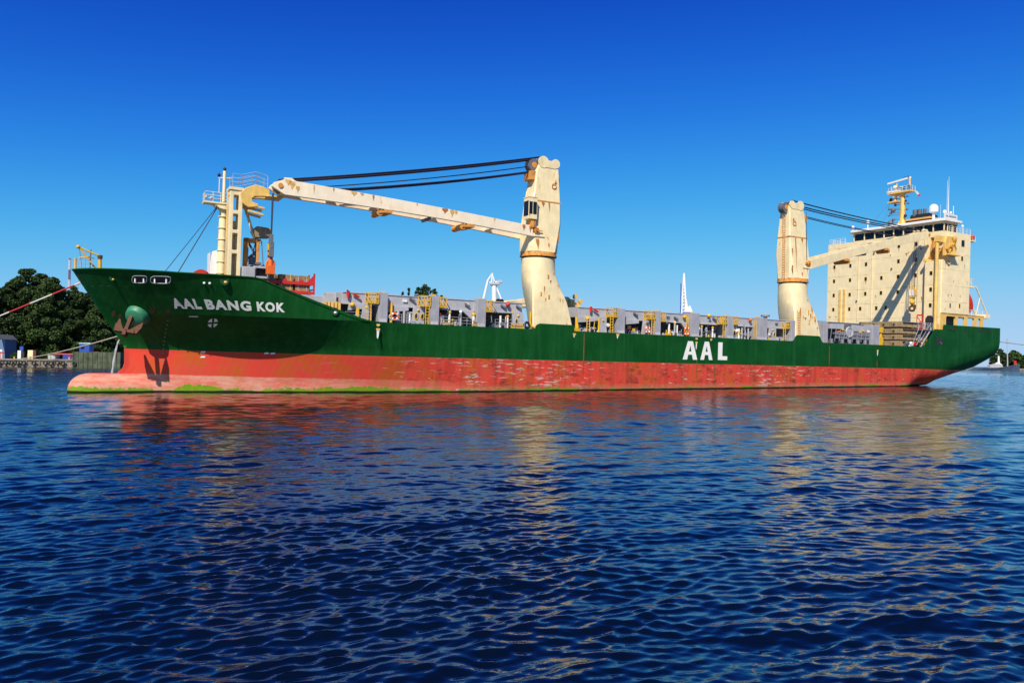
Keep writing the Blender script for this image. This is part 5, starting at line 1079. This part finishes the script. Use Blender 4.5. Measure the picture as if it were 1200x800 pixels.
simple("cabinet", "white control cabinet with dark door on the quay", "cabinet", -189.3, 294.5, 2.75, (("body", M_WHITE, lambda m: m.box(0, 1.3, 0, 1, 0, 3.6)), ("top_lamp", M_BLUE, lambda m: m.box(.6, 2.0, .2, .8, 3.6, 5.2)), ("door", M_DARK, lambda m: m.box(1.35, 2.4, .1, 1, 0, 3.4))))
simple("transformer_hut", "cream and rusty hut beside the white cabinet on the quay", "hut", -185.6, 294.8, 2.75, (("wall", M_CREAM2, lambda m: m.box(0, 2.0, 0, 2, 0, 3.8)), ("panel", M_RUST, lambda m: m.box(2.02, 3.1, .1, 2, 0, 3.6))))
simple("crate", "pale teal crate on the quay left of the blue cabin", "crate", -177.6, 294.5, 2.75, (("body", M_TEAL, lambda m: m.box(0, 3.2, 0, 2, 0, 1.7)), ("lid", M_WHITE, lambda m: m.box(-.1, 3.3, -.1, 2.1, 1.72, 1.9))))
simple("site_cabin", "blue site cabin with pale roof below the trees near the bow", "cabin", -167.4, 297.5, 2.75, (("wall", M_BLUE, lambda m: m.box(0, 3.9, 0, 3, 3.2, 6.4)), ("stand", M_BLUE, lambda m: m.box(.4, 3.4, .2, 2.8, 0, 3.2)), ("roof", M_TEAL, lambda m: m.box(-.2, 4.4, -.2, 3.2, 6.42, 6.9)), ("window", M_GLASS, lambda m: m.box(.6, 2.0, -.03, 0, 4.4, 5.6))))
simple("blue_container", "low blue container behind the red pipe on the quay", "container", -174.0, 298, 2.75, (("body", M_BLUE, lambda m: m.box(0, 7, 0, 2.4, 0, 2.5)),))
simple("bollard_light", "short white light box standing on the quay before the blue cabin", "light box", -167.4, 293.6, 3.0, (("body", M_WHITE, lambda m: m.box(0, 1.4, 0, .8, .2, 2.9)), ("base", M_GREYD, lambda m: m.box(-.2, 1.6, -.1, .9, 0, .2))))
simple("van", "white van parked on the quay right of the blue cabin", "van", -163.0, 298, 2.75, (("body", M_WHITE, lambda m: (m.box(0, 4.6, 0, 2, .5, 2.0), m.prism([(.7, 2.0), (3.9, 2.0), (4.3, 2.6), (4.2, 3.1), (1.0, 3.1)], 1, .05, 1.95))), ("window", M_GLASS, lambda m: m.box(1.2, 3.6, .02, .05, 2.2, 2.9)), ("wheel", M_BLACK, lambda m: (m.disc((1.0, .1, .45), (0, 1, 0), .45, .3, 12), m.disc((3.7, .1, .45), (0, 1, 0), .45, .3, 12)))))
mb = MB(); mb.tube([(-175.6, 294, 5.2), (-164.5, 294, 5.0), (-163.3, 294, 5.6), (-158.0, 294, 5.9)], .28, 8)
for x in (-174.5, -168.8, -163.5): mb.beam((x, 294, 2.7), (x, 294, 5.0), .25, .25)
o = mb.build("pipe", M_RED); tag(o, "long red pipe on short posts along the quay near the bow", "pipe")
mb = MB(); mb.tube([(-215, 295, 5.6), (-194.5, 295, 5.6)], .3, 8)
for x in (-212, -204, -196): mb.beam((x, 295, 2.7), (x, 295, 5.4), .25, .25)
o = mb.build("pipe", M_RED); tag(o, "short red pipe on the quay at the left edge by the blue shed", "pipe")
t = thing("shed", "blue gabled shed at the left edge under the trees", "shed", Matrix.Translation((-206, 300, 2.75)))
mb = MB(); mb.prism([(0, 0), (8.2, 0), (8.2, 8.0), (6.6, 9.6), (0, 9.4)], 1, 0, 7); mb.build("wall", plain("shed_blue", (.10, .17, .30), .6), t)
mb = MB(); mb.beam((8.4, -.1, 7.9), (6.5, -.1, 9.8), 14.5, .2, up=(0, 0, 1)); mb.build("roof", M_GREYD, t)
mb = MB(); mb.box(5.8, 7.2, -.05, .02, 0, 4); mb.build("door", M_WHITE, t)
random.seed(3)
for i in range(16):
    x = -215+i*3.6+random.uniform(-1, 1); 
    if i % 2:
        t = thing("bollard", "small yellow mooring bollard on the edge of the concrete quay", "bollard", Matrix.Translation((x, 292.4, 3.25)), "bollards on the quay"); mb = MB(); mb.tube([(0, 0, 0), (0, 0, .7), (0, 0, .9)], [.25, .22, .4], 10); mb.build("post", M_YCR, t, auto=40)
# ---- trees
def leaf_material(name, c0, c1):
    b = NB(name); v = b.coord(); inf = b.n('ShaderNodeObjectInfo').outputs['Random']
    n1 = b.noise(v, .35, 3); n2 = b.noise(v, 2.2, 3)
    cc = b.mix(b.ramp(b.math('ADD', b.math('MULTIPLY', n1, .7), b.math('MULTIPLY', n2, .5)), .4, .8), c0, c1)
    b.col(b.mix(1.0, cc, b.ramp(inf, 0, 1, .75, 1.2), 'MULTIPLY')); b.rough(.65); b.b.inputs['Specular IOR Level'].default_value = .25
    return b.m
M_LEAF = leaf_material("dark_foliage", (.014, .036, .008), (.050, .088, .018)); M_LEAF2 = leaf_material("green_foliage", (.022, .055, .010), (.05, .11, .02))
M_BARK = plain("bark", (.06, .045, .032), .9, .3)
def crown_mesh(name, h, wd, nclump, nleaf, leaf, seed, conic=False, base=.18):
    r = np.random.default_rng(seed); vs = []; 
    cl = []
    for i in range(nclump):
        t = r.random(); z = h*(base+(1-base)*t)
        prof_ = (1-t)*.9+.12 if conic else math.sin(math.pi*min(.98, .16+.80*t))**.8
        a = r.uniform(0, 6.28); rad = wd*prof_*math.sqrt(r.random())*1.0
        cl.append((rad*math.cos(a), rad*math.sin(a), z, wd*r.uniform(.13, .27)*(.7+.5*prof_)))
    per = nleaf//nclump
    P = []
    for cx, cy, cz, cr in cl:
        d = r.normal(size=(per, 3)); d /= np.linalg.norm(d, axis=1)[:, None]
        rr = cr*(.55+.5*r.random(per)**.5); q = d*rr[:, None]*np.array([1.1, 1.1, .8])+np.array([cx, cy, cz]); P.append(q)
    P = np.concatenate(P); n = len(P)
    u = r.normal(size=(n, 3)); u /= np.linalg.norm(u, axis=1)[:, None]; v = np.cross(u, r.normal(size=(n, 3))); v /= np.linalg.norm(v, axis=1)[:, None]
    s = leaf*r.uniform(.6, 1.3, n)[:, None]
    V = np.stack([P-u*s, P+v*s*.6, P+u*s, P-v*s*.6], 1).reshape(-1, 3)
    me = bpy.data.meshes.new(name); F = np.arange(len(V)).reshape(-1, 4)
    me.from_pydata(V.tolist(), [], F.tolist()); return me, cl
def tree(name, lab, x, y, z, h, wd, seed, mat=M_LEAF, conic=False, group=None, nl=5200, leaf=.55, base=.18):
    t = thing(name, lab, "tree", Matrix.Translation((x, y, z)), group)
    me, cl = crown_mesh("crown", h, wd, 74, nl, leaf, seed, conic, base); me.materials.append(mat); o = bpy.data.objects.new("crown", me); COL.objects.link(o); o.parent = t
    mb = MB(); mb.tube([(0, 0, -.3), (.1, 0, h*.35), (0, .1, h*.8)], [h*.022, h*.016, h*.005], 9)
    for k in range(0, 46, 5): cx, cy, cz, _ = cl[k]; zb = max(h*.15, cz-h*.22); mb.tube([(0, 0, zb), (cx*.55, cy*.55, (zb+cz)/2), (cx, cy, cz)], [h*.009, h*.005, h*.002], 6)
    mb.build("trunk", M_BARK, t, smooth=True); return t
# (px across the photo, top row) converted beforehand: x, y, height, half width
TR = ((-224.1, 318, 31.2, 9), (-213.2, 314, 29.1, 8), (-210.7, 318, 29.5, 7), (-211.3, 325, 33.4, 6.5), (-203.7, 322, 37.8, 7), (-200.8, 326, 35.8, 6.4), (-191.3, 318, 33.5, 6.6), (-188.7, 322, 29.7, 6.2), (-189.0, 330, 31.2, 5.2), (-180.1, 322, 28.4, 5.6), (-178.3, 326, 27.3, 5.6), (-172.2, 322, 23.1, 6), (-170.7, 326, 20.5, 6.5), (-230.5, 334, 31.6, 9), (-222.0, 338, 32.1, 8), (-205.5, 338, 33.3, 8), (-190.5, 338, 28.6, 7))
LB = ("tree beyond the left edge of the blue shed", "broad dark tree behind the blue shed", "dark tree with rounded top right of the blue shed", "dark tree in the second row left of the tallest crown", "tallest dark tree with pointed top on the left shore", "dark tree just right of the tallest crown", "bushy dark tree crossed by the red and white rope", "dark tree left of the thin mast behind the bow", "dark tree below the red and white radio mast", "dark tree showing under the tip of the bow", "dark tree half hidden by the bow flare", "low dark tree behind the bow stem", "low dark tree behind the red boot topping of the bow", "dark tree of the back row over the blue shed", "dark tree of the back row right of the blue shed", "dark tree of the back row crossed by the pale thin rope", "dark tree of the back row above the blue site cabin")
for i, (x, y, h_, wd) in enumerate(TR): tree("tree", LB[i], x, y, 2.7, h_, wd*1.22, 100+i, group="trees on the left shore", base=.02, nl=19000, leaf=.5)
tree("bush", "bright green rounded bush left of the blue cabin", -168.8, 299, 2.7, 6.8, 2.4, 77, M_LEAF2, nl=2600, leaf=.3, base=.08)['category'] = "bush"
for i in range(4): tree("hedge_bush", ("low green bush right of the cream hut", "low green bush in the middle of the quay hedge", "low green bush at the right end of the quay hedge", "low green bush left of the white cabinet")[i], (-181.5, -178.8, -176.2, -192.5)[i], 298, 2.7, (3.0, 3.3, 2.8, 2.6)[i], 1.7, 60+i, M_LEAF2, group="low bushes on the quay", nl=1500, leaf=.25, base=.05)['category'] = "bush"
# trees far behind the deck
for i, (px, top, Y, wd, con) in enumerate(((497, 334.5, 320, 4.2, False), (478.5, 338.5, 322, 1.7, True), (471, 343, 322, 1.6, False), (517, 344, 322, 1.3, True), (508, 339, 326, 2.2, False), (489, 338, 318, 2.2, False))):
    h_ = (423.7-top)/901.16*Y+3.57-2.7
    tree("tree", ("large dark crown showing above the forward hatch coaming", "narrow pointed treetop left of the large crown above the coaming", "smallest treetop left of the pointed one above the coaming", "thin treetop at the right end of the crowns above the coaming", "rounded treetop on the right flank of the large crown above the coaming", "rounded treetop on the left flank of the large crown above the coaming")[i], X3(px, Y), Y, 2.7, h_, wd, 300+i, conic=con, group="treetops behind the deck", nl=3600, leaf=.4, base=.5)
# ---- radio masts and harbour cranes behind
b = NB("red_white_bands"); z_ = b.sep(b.coord())[2]; b.col(b.mix(b.math('GREATER_THAN', b.math('FRACT', b.math('DIVIDE', z_, 13.0)), .5), (.22, .03, .09), (.62, .60, .62))); b.rough(.6)
mb = MB(); H_ = 66
for s in ((-1, -1), (1, -1), (1, 1), (-1, 1)): mb.tube([(s[0]*.5, s[1]*.5, 0), (s[0]*.4, s[1]*.4, H_)], .16, 5)
for k in range(40): z = k*H_/40; mb.beam((-.5, -.5, z), (.5, -.5, z+H_/40), .12, .12); mb.beam((.5, -.5, z), (-.5, -.5, z+H_/40), .12, .12)
o = mb.build("radio_mast", b.m); o.location = (X3(79.5, 500), 500, 2.7); tag(o, "tall red and white banded lattice radio mast behind the left trees", "mast")
mb = MB(); mb.tube([(0, 0, 0), (0, 0, 56)], [.5, .25], 6); mb.tube([(-1.5, 0, 50), (1.5, 0, 50)], .15, 5); o = mb.build("signal_mast", M_GREYL); o.location = (X3(89.5, 500), 500, 2.7); tag(o, "thin grey mast just left of the bow tip", "mast")
M_CW = plain("white_crane_paint", (.72, .73, .74), .5)
t = thing("harbour_crane", "white level luffing harbour crane with bent jib left of the forward ship crane", "crane", Matrix.Translation((X3(578, 480), 480, 2.7)))
u = 480/901.16; bz = lambda yy: (423.8-yy)*u+.87
mb = MB(); mb.tube([(X3(580.5, 480)-X3(578, 480), 0, 0), (X3(578.5, 480)-X3(578, 480), 0, bz(333))], [2.2, 1.6], 10); mb.build("tower", M_CW, t, auto=40)
mb = MB(); q = lambda px, yy: ((px-578)*u, 0, bz(yy))
for y in (-1, 1):
    mb.beam(tuple(Vector(q(566, 350))+Vector((0, y, 0))), tuple(Vector(q(571, 328))+Vector((0, y, 0))), .9, 1.1); mb.beam(tuple(Vector(q(571, 328))+Vector((0, y, 0))), tuple(Vector(q(576.5, 320))+Vector((0, y*.4, 0))), .8, .9); mb.beam(tuple(Vector(q(576.5, 320))+Vector((0, y*.4, 0))), tuple(Vector(q(575, 334))+Vector((0, y, 0))), .6, .7)
mb.build("jib", M_CW, t)
mb = MB(); mb.beam(q(576.5, 320.5), q(579, 331), .5, .6); mb.beam(q(580, 333), q(588, 353), .7, .8); mb.beam(q(571, 331), q(584, 329.5), .5, .6); mb.build("stay", M_CW, t)
mb = MB(); mb.box(-2.2, 3.6, -2, 2, bz(333.5), bz(331)); mb.box(2.2, 5.2, -1.5, 1.5, bz(331), bz(328)); mb.build("machinery_house", M_GREYL, t)
t = thing("harbour_crane", "slim white harbour crane with upright jib behind the midship hatch", "crane", Matrix.Translation((X3(802, 480), 480, 2.7)))
q = lambda px, yy: ((px-802)*u, 0, bz(yy))
mb = MB()
for y in (-1.2, 1.2):
    mb.beam(tuple(Vector(q(798, 366))+Vector((0, y, 0))), tuple(Vector(q(801, 318))+Vector((0, y*.2, 0))), .5, .6); mb.beam(tuple(Vector(q(803.5, 364))+Vector((0, y, 0))), tuple(Vector(q(801.3, 318))+Vector((0, y*.2, 0))), .8, .9)
for k in range(12):
    a, c = k/12, (k+1)/12; L_p = lambda s: Vector(q(798+3*s, 366-48*s)); R_p = lambda s: Vector(q(803.5-2.2*s, 364-46*s)); mb.beam(tuple(L_p(a)), tuple(R_p(c)), .35, .35); mb.beam(tuple(R_p(a)), tuple(L_p(c)), .25, .25)
mb.build("jib", M_CW, t)
mb = MB(); mb.prism([(q(801, 0)[0], bz(364)), (q(811, 0)[0], bz(364)), (q(808, 0)[0], bz(356)), (q(805.5, 0)[0], bz(359)), (q(803, 0)[0], bz(345))], 1, -2, 2); mb.build("machinery_house", M_CW, t)
mb = MB(); mb.box(q(800, 0)[0], q(812, 0)[0], -3, 3, bz(366), bz(364)); mb.box(q(803, 0)[0], q(808, 0)[0], -2, 2, 0, bz(366)); mb.build("tower", M_BLUE, t)
mb = MB(); mb.beam(q(785, 367), q(802, 366), 1.2, 1.6); mb.tube([q(797.5, 366), q(798, 330)], .3, 6); mb.build("walkway", M_BLUE, t)
t = thing("radar_tower", "small dark radar tower peeping over the coaming before the after crane", "tower", Matrix.Translation((X3(897, 420), 420, 2.7)))
u2 = 420/901.16; mb = MB(); mb.tube([(0, 0, 0), (0, 0, (425.2-367)*u2)], 1.0, 10); mb.build("shaft", M_GREYD, t); mb = MB(); mb.tube([(0, 0, (425.2-368)*u2), (0, 0, (425.2-366)*u2)], [2.2, 2.6], 12); mb.tube([(0, 0, (425.2-366)*u2), (0, 0, (425.2-364)*u2)], .8, 8); mb.build("platform", M_GREYL, t)
# ------------------------------------------------------------------ far shore on the right
mb = MB(); mb.box(330, 1400, 640, 1200, -2, 1.6); o = mb.build("far_shore", M_GRND); tag(o, kind='structure')
t = thing("naval_boat", "grey moored patrol boat seen past the stern at the right", "boat", Matrix.Translation((X3(1146, 610), 610, 0)))
u3 = 610/901.16; mb = MB(); n = 12
ks = [(-9, .0, 2.4, .6), (-4, 1.8, 2.2, 1.8), (4, 3.0, 2.1, 2.2), (14, 3.2, 2.3, 2.4), (24, 2.6, 3.4, 2.0), (30, 1.2, 4.4, 1.0), (33, .15, 5.0, .2)]
vs = []
for x, bb, h_, bw in ks: vs += [(x-(.8 if x < -5 else 0), -bw*.8, -.5), (x, -bb, h_), (x, bb, h_), (x, bw*.8, -.5)]
mb.add(vs, [(i*4+k, i*4+(k+1) % 4, i*4+4+(k+1) % 4, i*4+4+k) for i in range(len(ks)-1) for k in range(4)]+[(0, 1, 2, 3)]); mb.build("hull", plain("naval_grey", (.055, .085, .13), .5), t)
mb = MB(); mb.prism([(8, 2.1), (19, 2.3), (18, 4.6), (15, 5.4), (9, 4.4)], 1, -2, 2); mb.build("superstructure", M_GREYL, t)
mb = MB(); mb.tube([(23.5, 0, 2), (23.5, 0, 25)], [.5, .22], 8); mb.tube([(22.6, 0, 23.5), (24.4, 0, 23.5)], .2, 6); mb.ball((23.5, 0, 25), .5); mb.build("mast", M_GREYL, t)
mb = MB(); mb.tube([(16.5, 0, 4), (16.5, 0, 11.5)], [.9, .6], 8); mb.prism([(12, 4.4), (19, 4.4), (16, 6.6)], 1, -1, 1); mb.build("funnel", M_WHITE, t)
mb = MB(); mb.prism([(29.5, 4.0), (31, 4.4), (31, 5.4), (30, 5.6)], 1, -.4, .4); mb.build("bow_gun", M_GREYD, t)
for i, (px, top, wd, con) in enumerate(((1174, 408.5, 3.6, False), (1180, 414, 4.5, False), (1188, 410.5, 5.0, False), (1194, 412, 4.5, False), (1201, 416, 6, False), (1212, 414, 7, False), (1168, 415, 4, False))):
    Y = 655; tree("tree", ("tall dark tree right behind the square stern", "dark tree behind the thin mast of the patrol boat", "rounded dark tree above the red marker", "dark tree right of the red marker", "dark tree at the right edge beyond the boat", "dark tree beyond the right edge of the far shore", "dark tree behind the white funnel of the patrol boat")[i], X3(px, Y), Y+random.uniform(-5, 5), 1.6, (428-top)/901.16*Y+2, wd, 500+i, conic=con, group="trees on the far right shore", nl=2600, leaf=.9, base=.05)
t = thing("marker_beacon", "small red marker beacon on the far right shore", "beacon", Matrix.Translation((X3(1189.5, 641), 641, 1.6))); mb = MB(); mb.box(-.9, .9, -.5, .5, 0, 6.5); mb.build("board", M_RED, t)
for i, px in enumerate((1192, 1195.5, 1199, 1203)):
    t = thing("boulder", "pale boulder on the waterline at the far right", "boulder", Matrix.Translation((X3(px, 638), 638, .3)), "boulders at the far right waterline"); mb = MB(); mb.ball((0, 0, 0), 1.5, 0, 9, 6, (1.2, .8, .9))
    mb.v = [(a+random.uniform(-.25, .25), c+random.uniform(-.2, .2), d_+random.uniform(-.25, .25)) for a, c, d_ in mb.v]; mb.build("rock", M_CONC, t)
